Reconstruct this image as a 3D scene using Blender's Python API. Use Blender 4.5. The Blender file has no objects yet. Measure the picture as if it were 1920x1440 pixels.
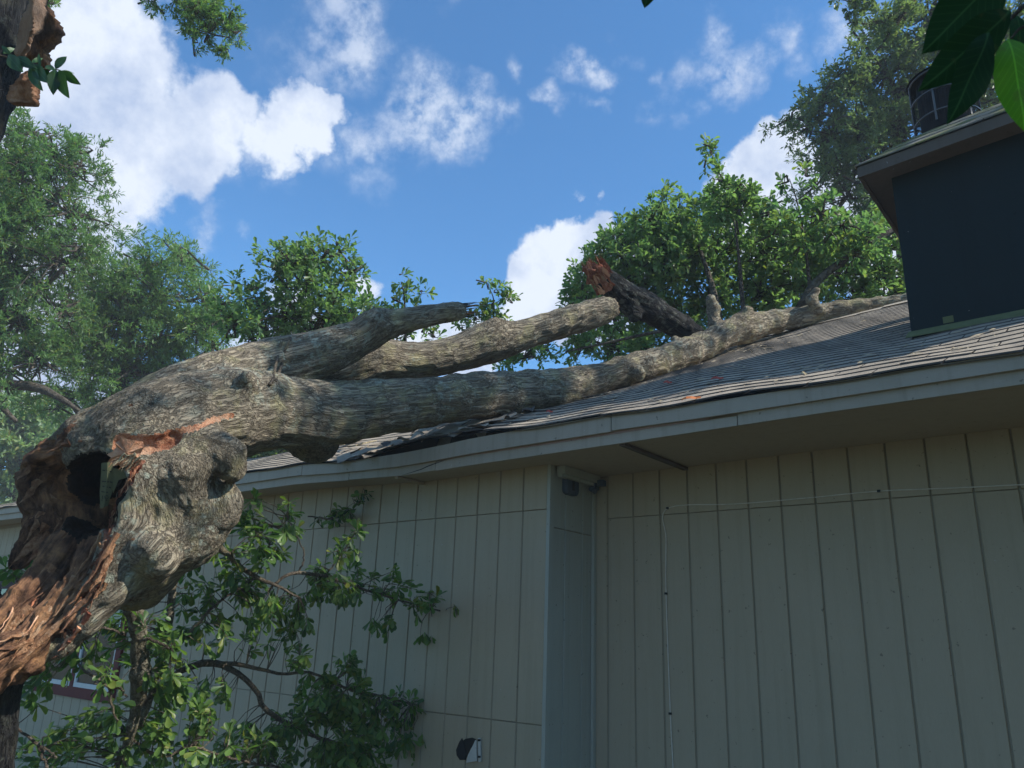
import bpy, math, random
import numpy as np
from mathutils import Vector, Matrix
rng = np.random.default_rng(7)
random.seed(7)
S = bpy.context.scene
COL = S.collection
A3 = lambda *v: np.array(v, float)

# ------------------------------------------------------------------ camera
EYE = A3(0, 0, 1.6); FPX = 1472.0
_y, _p, _r = map(math.radians, (39.4, 17.88, 2.17))
FW = A3(-math.sin(_y)*math.cos(_p), math.cos(_y)*math.cos(_p), math.sin(_p))
_r0 = A3(math.cos(_y), math.sin(_y), 0); _u0 = np.cross(_r0, FW)
RT = math.cos(_r)*_r0 + math.sin(_r)*_u0; UP = np.cross(RT, FW)
cam_d = bpy.data.cameras.new('camera'); cam = bpy.data.objects.new('camera', cam_d); COL.objects.link(cam)
cam_d.sensor_width = 36; cam_d.lens = FPX/1920*36; cam_d.clip_start = 0.05; cam_d.clip_end = 3000
cam_d.dof.use_dof = True; cam_d.dof.focus_distance = 6.0; cam_d.dof.aperture_fstop = 12.0
M = Matrix((( RT[0], UP[0], -FW[0], 0), (RT[1], UP[1], -FW[1], 0), (RT[2], UP[2], -FW[2], 1.6), (0, 0, 0, 1)))
cam.matrix_world = M
S.camera = cam

# ------------------------------------------------------------------ light and exposure
SUN = A3(0.70, 0.235, 0.68); SUN /= np.linalg.norm(SUN)
sd = bpy.data.lights.new('sun', 'SUN'); sd.energy = 5.0; sd.angle = math.radians(0.55); sd.color = (1.0, 0.94, 0.84)
so = bpy.data.objects.new('sun', sd); COL.objects.link(so); so.location = (12, 4, 12)
so.rotation_euler = Vector(SUN).to_track_quat('Z', 'Y').to_euler()
S.view_settings.view_transform = 'Standard'; S.view_settings.look = 'None'
S.view_settings.exposure = 0.52; S.view_settings.gamma = 1.0; S.view_settings.use_curve_mapping = False

def ray(x, y): return FW + RT*((x-960)/FPX) - UP*((y-720)/FPX)
def P(x, y, w): return EYE + ray(x, y)*w            # a point of the place, w metres ahead of the eye
def onY(x, y, Y): d = ray(x, y); return EYE + d*(Y/d[1])
def onX(x, y, X): d = ray(x, y); return EYE + d*(X/d[0])

# ------------------------------------------------------------------ node helper
class NT:
    def __init__(s, tree): s.t = tree; s.n = tree.nodes; s.l = tree.links
    def new(s, typ, ins=None, **props):
        n = s.n.new(typ)
        for k, v in props.items(): setattr(n, k, v)
        for k, v in (ins or {}).items():
            sock = n.inputs[k]
            if isinstance(v, bpy.types.NodeSocket): s.l.new(v, sock)
            else: sock.default_value = v
        return n
    def math(s, op, a, b=None, c=None, clamp=False):
        n = s.n.new('ShaderNodeMath'); n.operation = op; n.use_clamp = clamp
        for i, v in enumerate((a, b, c)):
            if v is None: continue
            if isinstance(v, bpy.types.NodeSocket): s.l.new(v, n.inputs[i])
            else: n.inputs[i].default_value = v
        return n.outputs[0]
    def vmath(s, op, a, b=None, out=0):
        n = s.n.new('ShaderNodeVectorMath'); n.operation = op
        for i, v in enumerate((a, b)):
            if v is None: continue
            if isinstance(v, bpy.types.NodeSocket): s.l.new(v, n.inputs[i])
            else: n.inputs[i].default_value = v
        return n.outputs[out]
    def noise(s, vec, scale, detail=4, rough=0.55, dist=0.0, out=0):
        return s.new('ShaderNodeTexNoise', {'Vector': vec, 'Scale': scale, 'Detail': detail, 'Roughness': rough, 'Distortion': dist}).outputs[out]
    def ramp(s, fac, stops):
        n = s.n.new('ShaderNodeValToRGB'); s.l.new(fac, n.inputs[0]); el = n.color_ramp.elements
        while len(el) < len(stops): el.new(0.5)
        for e, (p, c) in zip(el, stops):
            e.position = p; e.color = (*c, 1) if not isinstance(c, (int, float)) else (c, c, c, 1)
        return n.outputs[0]
    def mix(s, fac, a, b, blend='MIX'):
        n = s.n.new('ShaderNodeMix'); n.data_type = 'RGBA'; n.blend_type = blend
        for i, v in ((0, fac), (6, a), (7, b)):
            if isinstance(v, bpy.types.NodeSocket): s.l.new(v, n.inputs[i])
            else: n.inputs[i].default_value = v if i == 0 else (*v, 1)
        return n.outputs[2]
    def maprange(s, v, a, b, c, d, smooth=False):
        n = s.n.new('ShaderNodeMapRange'); n.interpolation_type = 'SMOOTHSTEP' if smooth else 'LINEAR'
        for i, x in enumerate((v, a, b, c, d)):
            if isinstance(x, bpy.types.NodeSocket): s.l.new(x, n.inputs[i])
            else: n.inputs[i].default_value = x
        return n.outputs[0]

# ------------------------------------------------------------------ world: Nishita sky with clouds
W = bpy.data.worlds.new('World'); S.world = W; W.use_nodes = True
wt = NT(W.node_tree); wt.n.clear()
sky = wt.new('ShaderNodeTexSky', sky_type='NISHITA', sun_disc=False)
sky.sun_elevation = math.asin(SUN[2]); sky.sun_rotation = math.atan2(SUN[0], SUN[1])
sky.altitude = 0; sky.air_density = 1.0; sky.dust_density = 0.6; sky.ozone_density = 2.0
dirv = wt.new('ShaderNodeTexCoord').outputs['Generated']
dirn = wt.vmath('NORMALIZE', dirv)
warp = wt.noise(dirn, 5.0, 4, 0.6, out=1)
w1 = wt.vmath('SCALE', wt.vmath('SUBTRACT', warp, (0.5, 0.5, 0.5))); w1.node.inputs['Scale'].default_value = 0.15
wd = wt.vmath('ADD', dirn, w1)
warp2 = wt.noise(dirn, 22.0, 5, 0.62, out=1)
w2 = wt.vmath('SCALE', wt.vmath('SUBTRACT', warp2, (0.5, 0.5, 0.5))); w2.node.inputs['Scale'].default_value = 0.055
wd = wt.vmath('ADD', wd, w2)
def sky_dir(x, y): d = ray(x, y); return d/np.linalg.norm(d)
def cloud_field(blobs):
    acc = None
    for (x, y, r, st) in blobs:
        d = wt.vmath('DISTANCE', wd, tuple(sky_dir(x, y)), out=1)
        v = wt.math('MULTIPLY_ADD', d, -st/(r/FPX), st)
        acc = v if acc is None else wt.math('MAXIMUM', acc, v)
    return acc
thick = [(110, 60, 200, 1.5), (230, 120, 150, 1.5), (70, 250, 220, 1.6), (200, 330, 150, 1.4), (150, 420, 110, 1.2), (400, 210, 100, 1.6),
         (330, 300, 125, 1.4), (430, 290, 90, 1.2), (562, 212, 96, 2.0), (500, 290, 80, 1.0), (60, 520, 150, 1.2), (40, 700, 190, 1.1), (120, 800, 130, 1.0),
         (1105, 445, 88, 2.4), (1040, 500, 105, 2.4), (1000, 570, 95, 2.2), (1120, 560, 130, 2.2), (1200, 480, 80, 1.6), (890, 640, 95, 1.2), (820, 610, 60, 1.0),
         (1465, 325, 90, 2.3), (1450, 400, 120, 2.0), (1560, 420, 140, 1.8), (680, 560, 46, 1.2), (740, 640, 80, 1.1), (560, 640, 110, 1.0), (1640, 460, 110, 1.2),
         (420, 700, 100, 1.0)]
thin = [(640, 60, 120, .75), (560, 110, 100, .5), (770, 200, 105, .85), (860, 215, 80, .85), (690, 240, 90, .75), (930, 215, 50, .7), (620, 270, 90, .5), (720, 330, 70, .35),
        (1095, 110, 55, 1.0), (1040, 190, 48, .95), (1120, 205, 38, .8), (1300, 125, 75, .85), (1240, 165, 55, .8), (1360, 140, 70, .9), (1210, 115, 35, .7), (1330, 60, 40, .6),
        (1290, 190, 40, .6), (1450, 70, 60, .6), (1480, 120, 40, .5), (1590, 70, 75, .85), (1620, 40, 60, .7), (380, 430, 45, .6), (450, 455, 30, .5), (240, 465, 45, .5),
        (530, 360, 60, .5), (960, 130, 30, .4), (1160, 60, 30, .3), (470, 340, 60, .6), (1420, 60, 40, .6), (860, 20, 40, .3)]
cn = wt.noise(dirn, 13.0, 7, 0.6)
fa = wt.maprange(wt.math('SUBTRACT', cloud_field(thick), wt.math('MULTIPLY', wt.math('SUBTRACT', cn, 0.44), 1.9)), 0.02, 0.50, 0, 1, True)
fn = wt.noise(dirn, 26.0, 7, 0.62)
tb = wt.math('MULTIPLY', wt.math('MAXIMUM', cloud_field(thin), 0.0), wt.maprange(fn, 0.34, 0.66, 0.15, 1.5))
fb = wt.math('MULTIPLY', wt.maprange(tb, 0.04, 0.85, 0, 1, True), 0.72)
# generic fair-weather clouds for the rest of the dome
far = wt.math('SUBTRACT', 0.0, wt.vmath('DOT_PRODUCT', dirn, tuple(FW), out=1))
rest = wt.math('MULTIPLY', wt.maprange(wt.noise(wd, 3.0, 5, 0.6), 0.52, 0.64, 0, 0.85, True), wt.maprange(far, -0.72, -0.55, 0, 1, True))
dens = wt.math('MAXIMUM', wt.math('MAXIMUM', fa, fb), rest)
shade = wt.noise(dirn, 9.0, 6, 0.6)
ccol = wt.mix(wt.maprange(shade, 0.38, 0.58, 0, 1), (2.75, 3.35, 4.6), (4.6, 5.0, 5.7))
skyc = wt.mix(1.0, sky.outputs[0], (0.52, 0.94, 1.20), 'MULTIPLY')
final = wt.mix(dens, skyc, ccol)
bg = wt.new('ShaderNodeBackground', {'Color': final, 'Strength': 0.13})
wo = wt.new('ShaderNodeOutputWorld', {'Surface': bg.outputs[0]})
try: W.cycles.sampling_method = 'MANUAL'; W.cycles.sample_map_resolution = 512
except Exception: pass

# ------------------------------------------------------------------ materials
MATS = {}
def mat(name):
    m = bpy.data.materials.new(name); m.use_nodes = True; m.node_tree.nodes.clear(); MATS[name] = m
    t = NT(m.node_tree); t.out = t.n.new('ShaderNodeOutputMaterial'); return m, t
def finish(t, color, rough=0.8, bump=None, bstr=0.3, bdist=0.01, spec=0.3, metal=0.0):
    pr = t.new('ShaderNodeBsdfPrincipled')
    for k, v in (('Base Color', color), ('Roughness', rough), ('Specular IOR Level', spec), ('Metallic', metal)):
        if isinstance(v, bpy.types.NodeSocket): t.l.new(v, pr.inputs[k])
        else: pr.inputs[k].default_value = (*v, 1) if k == 'Base Color' else v
    if bump is not None:
        b = t.new('ShaderNodeBump', {'Strength': bstr, 'Distance': bdist, 'Height': bump}); t.l.new(b.outputs[0], pr.inputs['Normal'])
    t.l.new(pr.outputs[0], t.out.inputs[0]); return pr
def pos(t): return t.new('ShaderNodeNewGeometry').outputs['Position']
def scaled(t, v, sc): return t.new('ShaderNodeMapping', {'Vector': v, 'Scale': sc}).outputs[0]

def bark_mat(name, dark, mid, light, lichen=0.0, q='bq', fine=72):
    m, t = mat(name)
    v = t.new('ShaderNodeAttribute', attribute_name=q).outputs['Vector'] if q else pos(t)
    wv = t.vmath('ADD', v, t.vmath('MULTIPLY', t.vmath('SUBTRACT', t.noise(v, 9, 3, out=1), (.5, .5, .5)), (.07, .07, .07)))
    n1 = t.noise(wv, fine, 6, 0.68); n2 = t.noise(wv, fine*.42, 5, 0.6); n3 = t.noise(pos(t), 3.5, 4, 0.6)
    rid = t.math('ABSOLUTE', t.math('SUBTRACT', t.noise(wv, fine*.62, 4, 0.6), 0.5)); crack = t.maprange(rid, 0.0, 0.07, 0, 1)
    f = t.math('ADD', t.math('MULTIPLY', n1, 0.6), t.math('MULTIPLY', n2, 0.4))
    c = t.ramp(f, [(0.35, dark), (0.48, mid), (0.65, light)])
    c = t.mix(t.maprange(crack, 0, 1, 0.6, 0), c, dark)
    c = t.mix(t.maprange(n3, 0.45, 0.7, 0, 0.6), c, tuple(x*.62 for x in mid))
    c = t.mix(t.maprange(t.noise(pos(t), 6, 5, 0.65), 0.52, 0.66, 0, .55), c, (light[0]*.95, light[1]*.98, light[2]*.72))
    if lichen:
        ln = t.noise(pos(t), 21, 6, 0.7); lm = t.noise(pos(t), 2.6, 3)
        k = t.math('MULTIPLY', t.maprange(ln, 0.52, 0.60, 0, 1), t.maprange(lm, 0.48, 0.60, 0, lichen))
        c = t.mix(k, c, (0.33, 0.35, 0.28))
    h = t.math('ADD', t.math('MULTIPLY', f, 1.0), t.math('MULTIPLY', crack, 0.30))
    finish(t, c, 0.9, h, 1.0, 0.035, 0.15); return m
BARK = bark_mat('oak_bark', (0.065, 0.053, 0.040), (0.25, 0.21, 0.155), (0.46, 0.40, 0.29), 1.0)
BARKD = bark_mat('dark_bark', (0.02, 0.016, 0.013), (0.075, 0.062, 0.05), (0.17, 0.145, 0.12), 0.5)
BARKSHADE = bark_mat('shade_dark_bark', (0.008, 0.008, 0.009), (0.026, 0.026, 0.027), (0.07, 0.066, 0.06), 0.3)  # near-black bark; the split trunk's shade is put into this colour
TWIG = bark_mat('twig_bark', (0.07, 0.055, 0.042), (0.16, 0.13, 0.10), (0.30, 0.25, 0.19), 0.0, None, 90)
BARKS = bark_mat('young_bark', (0.07, 0.06, 0.045), (0.17, 0.15, 0.11), (0.30, 0.28, 0.21), 0.8, None, 45)
TREEB = bark_mat('tree_bark', (0.03, 0.025, 0.02), (0.08, 0.068, 0.055), (0.15, 0.13, 0.11), 0.0, None, 20)

def wood_mat(name, cols, q='bq', sc=60, blk=0.5):
    m, t = mat(name)
    v = t.new('ShaderNodeAttribute', attribute_name=q).outputs['Vector'] if q else pos(t)
    n1 = t.noise(v, sc, 7, 0.7); n2 = t.noise(pos(t), 7.5, 5, 0.65); n3 = t.noise(pos(t), 16, 5, 0.7)
    f = t.math('ADD', t.math('MULTIPLY', n1, 0.40), t.math('MULTIPLY', n2, 0.60))
    c = t.ramp(f, [(0.35, cols[0]), (0.43, cols[1]), (0.51, cols[2]), (0.63, cols[3])])
    c = t.mix(t.maprange(n3, 0.50, 0.64, 0, blk), c, (0.022, 0.012, 0.008))
    finish(t, c, 0.92, t.math('ADD', n1, t.math('MULTIPLY', n3, .8)), 1.0, 0.025, 0.15); return m
WOODR = wood_mat('rotten_wood', [(0.026, 0.014, 0.010), (0.085, 0.044, 0.028), (0.19, 0.100, 0.058), (0.38, 0.20, 0.095)])
WOODF = wood_mat('fresh_torn_wood', [(0.22, 0.07, 0.035), (0.38, 0.15, 0.08), (0.52, 0.27, 0.16), (0.60, 0.40, 0.27)], blk=0.1)
WOODS = wood_mat('splinter_wood', [(0.09, 0.035, 0.02), (0.22, 0.10, 0.05), (0.36, 0.20, 0.11), (0.50, 0.34, 0.22)], q=None, sc=40, blk=0.35)
WOODRED = wood_mat('red_inner_bark', [(0.09, 0.025, 0.018), (0.19, 0.060, 0.038), (0.30, 0.115, 0.07), (0.42, 0.22, 0.15)], q=None, sc=50, blk=0.15)
HOLLOWBLK = wood_mat('black_hollow_wood', [(0.004, 0.004, 0.004), (0.008, 0.007, 0.006), (0.014, 0.011, 0.009), (0.03, 0.02, 0.014)])  # near-black tone for the faces deep in the hollow
PALEWOOD = wood_mat('pale_lumber', [(0.22, 0.17, 0.10), (0.36, 0.29, 0.18), (0.45, 0.38, 0.25), (0.52, 0.46, 0.32)], q=None, sc=25, blk=0.1)

def leaf_mat(name, dark, light, trans=0.35, yellow=(0.16, 0.17, 0.03), rough=0.42):
    m, t = mat(name)
    tint = t.new('ShaderNodeAttribute', attribute_name='tint').outputs['Fac']
    oi = t.new('ShaderNodeObjectInfo').outputs['Random']
    f = t.math('FRACT', t.math('ADD', tint, t.math('MULTIPLY', oi, 0.999)))
    luv = t.new('ShaderNodeSeparateXYZ', {0: t.new('ShaderNodeAttribute', attribute_name='luv').outputs['Vector']})
    c = t.ramp(f, [(0.0, dark), (0.70, light), (0.93, tuple(0.5*(a+b) for a, b in zip(light, yellow))), (1.0, yellow)])
    vv = t.math('ABSOLUTE', t.math('SINE', t.math('MULTIPLY', t.math('SUBTRACT', luv.outputs[0], t.math('MULTIPLY', t.math('ABSOLUTE', luv.outputs[1]), 1.1)), 34.0)))
    vein = t.math('MULTIPLY', t.maprange(vv, 0.0, 0.16, 1, 0), t.maprange(luv.outputs[0], 0.01, 0.05, 0, .55))
    rib = t.math('MULTIPLY', t.maprange(t.math('ABSOLUTE', luv.outputs[1]), 0.004, 0.012, 1, 0), t.maprange(luv.outputs[0], 0.001, 0.01, 0, .8))
    c = t.mix(t.math('MAXIMUM', vein, rib), c, tuple(min(1, x*1.9+.01) for x in light))
    c = t.mix(t.maprange(t.noise(pos(t), 38, 3, .6), .60, .70, 0, .35), c, (0.10, 0.085, 0.03))
    pr = t.new('ShaderNodeBsdfPrincipled', {'Base Color': c, 'Roughness': rough, 'Specular IOR Level': 0.35})
    tc = t.mix(1.0, c, (1.6, 1.85, 0.9), 'MULTIPLY')
    tr = t.new('ShaderNodeBsdfTranslucent', {'Color': tc})
    mx = t.new('ShaderNodeMixShader', {0: trans, 1: pr.outputs[0], 2: tr.outputs[0]})
    t.l.new(mx.outputs[0], t.out.inputs[0]); return m
LEAF_OAK = leaf_mat('water_oak_leaf', (0.060, 0.125, 0.058), (0.150, 0.230, 0.100), 0.50)
LEAF_YOUNG = leaf_mat('young_oak_leaf', (0.038, 0.090, 0.028), (0.120, 0.210, 0.052), 0.42)
LEAF_WILLOW = leaf_mat('narrow_oak_leaf', (0.065, 0.135, 0.055), (0.150, 0.255, 0.095), 0.45)
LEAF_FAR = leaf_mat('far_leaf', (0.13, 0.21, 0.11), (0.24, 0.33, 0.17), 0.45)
LEAF_LIVE = leaf_mat('live_oak_leaf', (0.065, 0.105, 0.052), (0.145, 0.190, 0.090), 0.40)
LEAF_GLOSS = leaf_mat('glossy_leaf', (0.018, 0.048, 0.020), (0.030, 0.075, 0.026), 0.25, (0.04, 0.09, 0.02), 0.45)
LEAF_NEAR = leaf_mat('near_dark_leaf', (0.012, 0.036, 0.016), (0.020, 0.055, 0.018), 0.22, (0.03, 0.07, 0.02), 0.75)
for nd in LEAF_NEAR.node_tree.nodes:
    if nd.type == 'BSDF_PRINCIPLED': nd.inputs['Specular IOR Level'].default_value = 0.12
LEAF_BRIGHT = leaf_mat('sunlight_tinted_leaf', (0.05, 0.15, 0.015), (0.10, 0.24, 0.02), 0.5, (0.12, 0.26, 0.02), 0.35)  # brighter copy of the near leaf, sunlight put into its colour

def paint_mat(name, col, grain=(60, 60, 4), dirt=0.5, rough=0.75):
    m, t = mat(name); p = pos(t)
    g = t.noise(scaled(t, p, grain), 6, 5, 0.6); d = t.noise(p, 2.2, 5, 0.6); sp = t.noise(p, 60, 2, 0.5); s2 = t.noise(p, 24, 2, .5)
    c = t.mix(t.maprange(d, 0.35, 0.7, 0, dirt*.5), col, tuple(x*y for x, y in zip(col, (0.78, 0.80, 0.76))))
    c = t.mix(t.maprange(g, 0.35, 0.65, 0, .22), c, tuple(x*.72 for x in col))
    stk = t.noise(scaled(t, p, (1.0, 1.0, .045)), 17, 5, .65)
    c = t.mix(t.maprange(stk, 0.50, 0.70, 0, .40*dirt), c, tuple(x*y for x, y in zip(col, (.55, .56, .50))))
    c = t.mix(t.maprange(t.math('MULTIPLY', sp, s2), 0.435, 0.455, 0, .7), c, tuple(x*.35 for x in col))
    c = t.mix(t.maprange(t.noise(p, 47, 2, 0.5), 0.775, 0.79, 0, .6), c, (0.5, 0.5, 0.48))
    finish(t, c, rough, g, 0.35, 0.006, 0.3); return m
SIDING = paint_mat('grey_siding_paint', (0.385, 0.328, 0.235))
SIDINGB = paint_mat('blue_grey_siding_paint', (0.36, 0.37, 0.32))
GROOVE = simple('shaded_groove_paint', (0.15, 0.13, 0.10), 0.95) if False else None
SOFFIT = paint_mat('soffit_paint', (0.40, 0.34, 0.26), (4, 40, 40))
FASCIA = paint_mat('fascia_paint', (0.36, 0.32, 0.26), (4, 40, 60), 0.9)
FASCIAR = paint_mat('worn_fascia_edge', (0.30, 0.20, 0.16), (5, 40, 60), 0.9)
NAVY = paint_mat('dark_navy_siding_paint', (0.008, 0.020, 0.024), (40, 40, 6), 0.6, 0.95)
CAPWOOD = paint_mat('weathered_cap_wood', (0.115, 0.095, 0.08), (5, 50, 70), 1.0, 0.9)
REDTRIM = paint_mat('dark_red_trim_paint', (0.13, 0.028, 0.024), (6, 40, 40), 0.5)
WHITE = paint_mat('white_window_paint', (0.62, 0.64, 0.63), (6, 20, 20), 0.4)
DARKTRIM = paint_mat('dark_brown_trim', (0.045, 0.02, 0.018), (20, 20, 4), 0.4)
LINEN = paint_mat('off_white_plastic', (0.50, 0.50, 0.47), (6, 20, 20), 0.4, 0.5)
def simple(name, col, rough=0.6, spec=0.4, metal=0.0):
    m, t = mat(name); p = pos(t); n = t.noise(p, 30, 4, .6)
    c = t.mix(t.maprange(n, .35, .7, 0, .5), col, tuple(x*.6 for x in col)); finish(t, c, rough, n, 0.15, 0.004, spec, metal); return m
BLACKM = simple('black_void_paper', (0.018, 0.022, 0.026), 0.9)
WIRE = simple('grey_cable', (0.62, 0.58, 0.50), 0.6)
CLIP = simple('black_clip', (0.01, 0.012, 0.014), 0.5)
GREYBOX = simple('blue_grey_box', (0.06, 0.085, 0.12), 0.7)
STEEL = simple('dull_steel', (0.10, 0.10, 0.10), 0.45, 0.5, 0.7)
STEELD = simple('sooty_steel', (0.016, 0.018, 0.022), 0.8, 0.2, 0.2)
MOSSY = simple('mossy_flashing', (0.115, 0.135, 0.060), 0.95)
YELLOW = simple('faded_yellow_plastic', (0.10, 0.11, 0.055), 0.7)
INK = simple('black_ink', (0.012, 0.014, 0.014), 0.7)
CHIP = simple('orange_wood_chip', (0.55, 0.17, 0.05), 0.8)
CHIPR = simple('red_wood_chip', (0.38, 0.06, 0.04), 0.8)
STRAW = simple('dry_twig', (0.33, 0.27, 0.18), 0.9)
m, t = mat('window_glass'); finish(t, (0.03, 0.035, 0.04), 0.06, None, spec=0.6); GLASS = m
m, t = mat('window_blind'); p = pos(t); wv = t.new('ShaderNodeTexWave', {'Vector': p, 'Scale': 14.0}, bands_direction='Z').outputs[1]
finish(t, t.mix(wv, (0.10, 0.10, 0.095), (0.20, 0.19, 0.18)), 0.8); BLIND = m

def shingle_mat(name, a, b, moss=0.0):
    m, t = mat(name); p = pos(t)
    cell = t.new('ShaderNodeTexVoronoi', {'Vector': scaled(t, p, (3.3, 4.4, 4.4)), 'Scale': 1.0, 'Randomness': 1.0}).outputs['Color']
    g = t.noise(p, 260, 3, 0.7); d = t.noise(p, 2.5, 5, .6)
    f = t.math('ADD', t.math('MULTIPLY', t.new('ShaderNodeSeparateColor', {0: cell}).outputs[0], .5), t.math('MULTIPLY', g, .5))
    c = t.mix(f, a, b)
    c = t.mix(t.maprange(d, .4, .7, 0, .5), c, tuple(x*.6 for x in a))
    if moss: c = t.mix(t.maprange(t.noise(p, 5, 5, .6), .42, .58, 0, moss), c, (0.15, 0.155, 0.055))
    finish(t, c, 0.95, g, 0.6, 0.006, 0.1); return m
SHINGLE = shingle_mat('asphalt_shingle', (0.25, 0.215, 0.175), (0.43, 0.37, 0.29))
SHINGLEM = shingle_mat('mossy_shingle', (0.15, 0.14, 0.12), (0.24, 0.22, 0.18), 0.8)
m, t = mat('lawn_soil'); p = pos(t); n = t.noise(p, 1.2, 6, .6); n2 = t.noise(p, 40, 5, .7)
c = t.mix(t.maprange(n, .4, .6, 0, 1), (0.17, 0.135, 0.085), (0.10, 0.12, 0.045)); c = t.mix(t.math('MULTIPLY', n2, .6), c, (0.07, 0.06, 0.035)); finish(t, c, .95, n2, .8, .03, .1); SOIL = m

# ------------------------------------------------------------------ object helpers
def mesh_np(name, V, F, mt, parent=None, smooth=False, attrs=None, loc=None):
    """V (n,3); F (m,k) with equal k, or a list of such arrays"""
    Fs = F if isinstance(F, list) else [F]
    Fs = [np.asarray(f, np.int32) for f in Fs if len(f)]
    me = bpy.data.meshes.new(name)
    V = np.asarray(V, np.float32)
    me.vertices.add(len(V)); me.vertices.foreach_set('co', V.ravel())
    li = np.concatenate([f.ravel() for f in Fs]); tot = np.concatenate([np.full(len(f), f.shape[1], np.int32) for f in Fs])
    st = np.concatenate([[0], np.cumsum(tot)[:-1]]).astype(np.int32)
    me.loops.add(len(li)); me.loops.foreach_set('vertex_index', li)
    me.polygons.add(len(tot)); me.polygons.foreach_set('loop_start', st); me.polygons.foreach_set('loop_total', tot)
    me.polygons.foreach_set('use_smooth', np.full(len(tot), bool(smooth)))
    for k, a in (attrs or {}).items():
        a = np.asarray(a, np.float32)
        if a.ndim == 2:
            at = me.attributes.new(k, 'FLOAT_VECTOR', 'POINT'); at.data.foreach_set('vector', a.ravel())
        else:
            at = me.attributes.new(k, 'FLOAT', 'POINT'); at.data.foreach_set('value', a)
    me.update(calc_edges=True); me.validate()
    if mt: me.materials.append(mt)
    o = bpy.data.objects.new(name, me); COL.objects.link(o)
    if parent: o.parent = parent
    return o
def empty(name, label, cat, group=None, loc=(0, 0, 0)):
    o = bpy.data.objects.new(name, None); COL.objects.link(o); o.location = (0, 0, 0); o.empty_display_size = 0.2
    o['label'] = label; o['category'] = cat
    if group: o['group'] = group
    return o
def tag(o, label, cat, group=None):
    o['label'] = label; o['category'] = cat
    if group: o['group'] = group
    return o
BOXF = np.array([[0, 3, 2, 1], [4, 5, 6, 7], [0, 1, 5, 4], [1, 2, 6, 5], [2, 3, 7, 6], [3, 0, 4, 7]])
class MB:
    def __init__(s): s.V = []; s.F = {}; s.n = 0
    def add(s, V, F):
        V = np.asarray(V, float); F = np.asarray(F, int)
        s.V.append(V); s.F.setdefault(F.shape[1], []).append(F+s.n); s.n += len(V); return s
    def box(s, a, b):
        (x0, y0, z0), (x1, y1, z1) = a, b
        return s.add([(x0, y0, z0), (x1, y0, z0), (x1, y1, z0), (x0, y1, z0), (x0, y0, z1), (x1, y0, z1), (x1, y1, z1), (x0, y1, z1)], BOXF)
    def hexa(s, pts): return s.add(pts, BOXF)
    def tube(s, pts, rad, sides=8, noise=0.0, cap=True):
        V, F, E = tube_np(pts, rad, sides, noise)
        s.add(V, F)
        if cap:
            k = len(pts)
            c0 = s.n; s.add([pts[0]], np.zeros((0, 3), int)); c1 = s.n; s.add([pts[-1]], np.zeros((0, 3), int))
            b = c0-len(V)
            i = np.arange(sides); j = (i+1) % sides
            s.F.setdefault(3, []).append(np.stack([np.full(sides, c0), b+j, b+i], 1))
            s.F[3].append(np.stack([np.full(sides, c1), b+(k-1)*sides+i, b+(k-1)*sides+j], 1))
        return s
    def build(s, name, mt, parent=None, smooth=False, attrs=None):
        V = np.concatenate(s.V); F = [np.concatenate(f) for f in s.F.values() if sum(map(len, f))]
        return mesh_np(name, V, F, mt, parent, smooth, attrs)
def frame_of(d):
    d = d/np.linalg.norm(d); a = A3(0, 0, 1) if abs(d[2]) < 0.9 else A3(1, 0, 0)
    u = np.cross(a, d); u /= np.linalg.norm(u); return d, u, np.cross(d, u)
def tube_np(pts, rad, sides=8, noise=0.0):
    pts = np.asarray(pts, float); n = len(pts); rad = np.broadcast_to(rad, n)
    T = np.gradient(pts, axis=0); T /= np.linalg.norm(T, axis=1)[:, None]+1e-9
    u = frame_of(T[0])[1]; V = []
    a = np.arange(sides)*2*np.pi/sides
    for i in range(n):
        u = u - T[i]*(u@T[i]); u /= np.linalg.norm(u)+1e-9; v = np.cross(T[i], u)
        r = rad[i]*(1+noise*(rng.random(sides)-.5))
        V.append(pts[i]+np.outer(r*np.cos(a), u)+np.outer(r*np.sin(a), v))
    V = np.concatenate(V); F = []
    for i in range(n-1):
        b = i*sides; k = np.arange(sides); j = (k+1) % sides
        F.append(np.stack([b+k, b+j, b+sides+j, b+sides+k], 1))
    return V, np.concatenate(F), None
def spline(pts, n):
    """Catmull-Rom through rows of pts (any width)"""
    pts = np.asarray(pts, float); m = len(pts)
    if m == 2: return pts[0]+(pts[1]-pts[0])*np.linspace(0, 1, n)[:, None]
    Q = np.vstack([2*pts[0]-pts[1], pts, 2*pts[-1]-pts[-2]]); out = []
    for s in np.linspace(0, m-1-1e-6, n):
        i = int(s); f = s-i; p0, p1, p2, p3 = Q[i], Q[i+1], Q[i+2], Q[i+3]
        out.append(.5*((2*p1)+(-p0+p2)*f+(2*p0-5*p1+4*p2-p3)*f*f+(-p0+3*p1-3*p2+p3)*f**3))
    return np.array(out)
def PL(lst): return np.array([P(x, y, w) for x, y, w in lst])
def jag(pts, amp):
    pts = np.array(pts); pts[1:-1] += rng.normal(0, amp, pts[1:-1].shape); return pts

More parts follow.
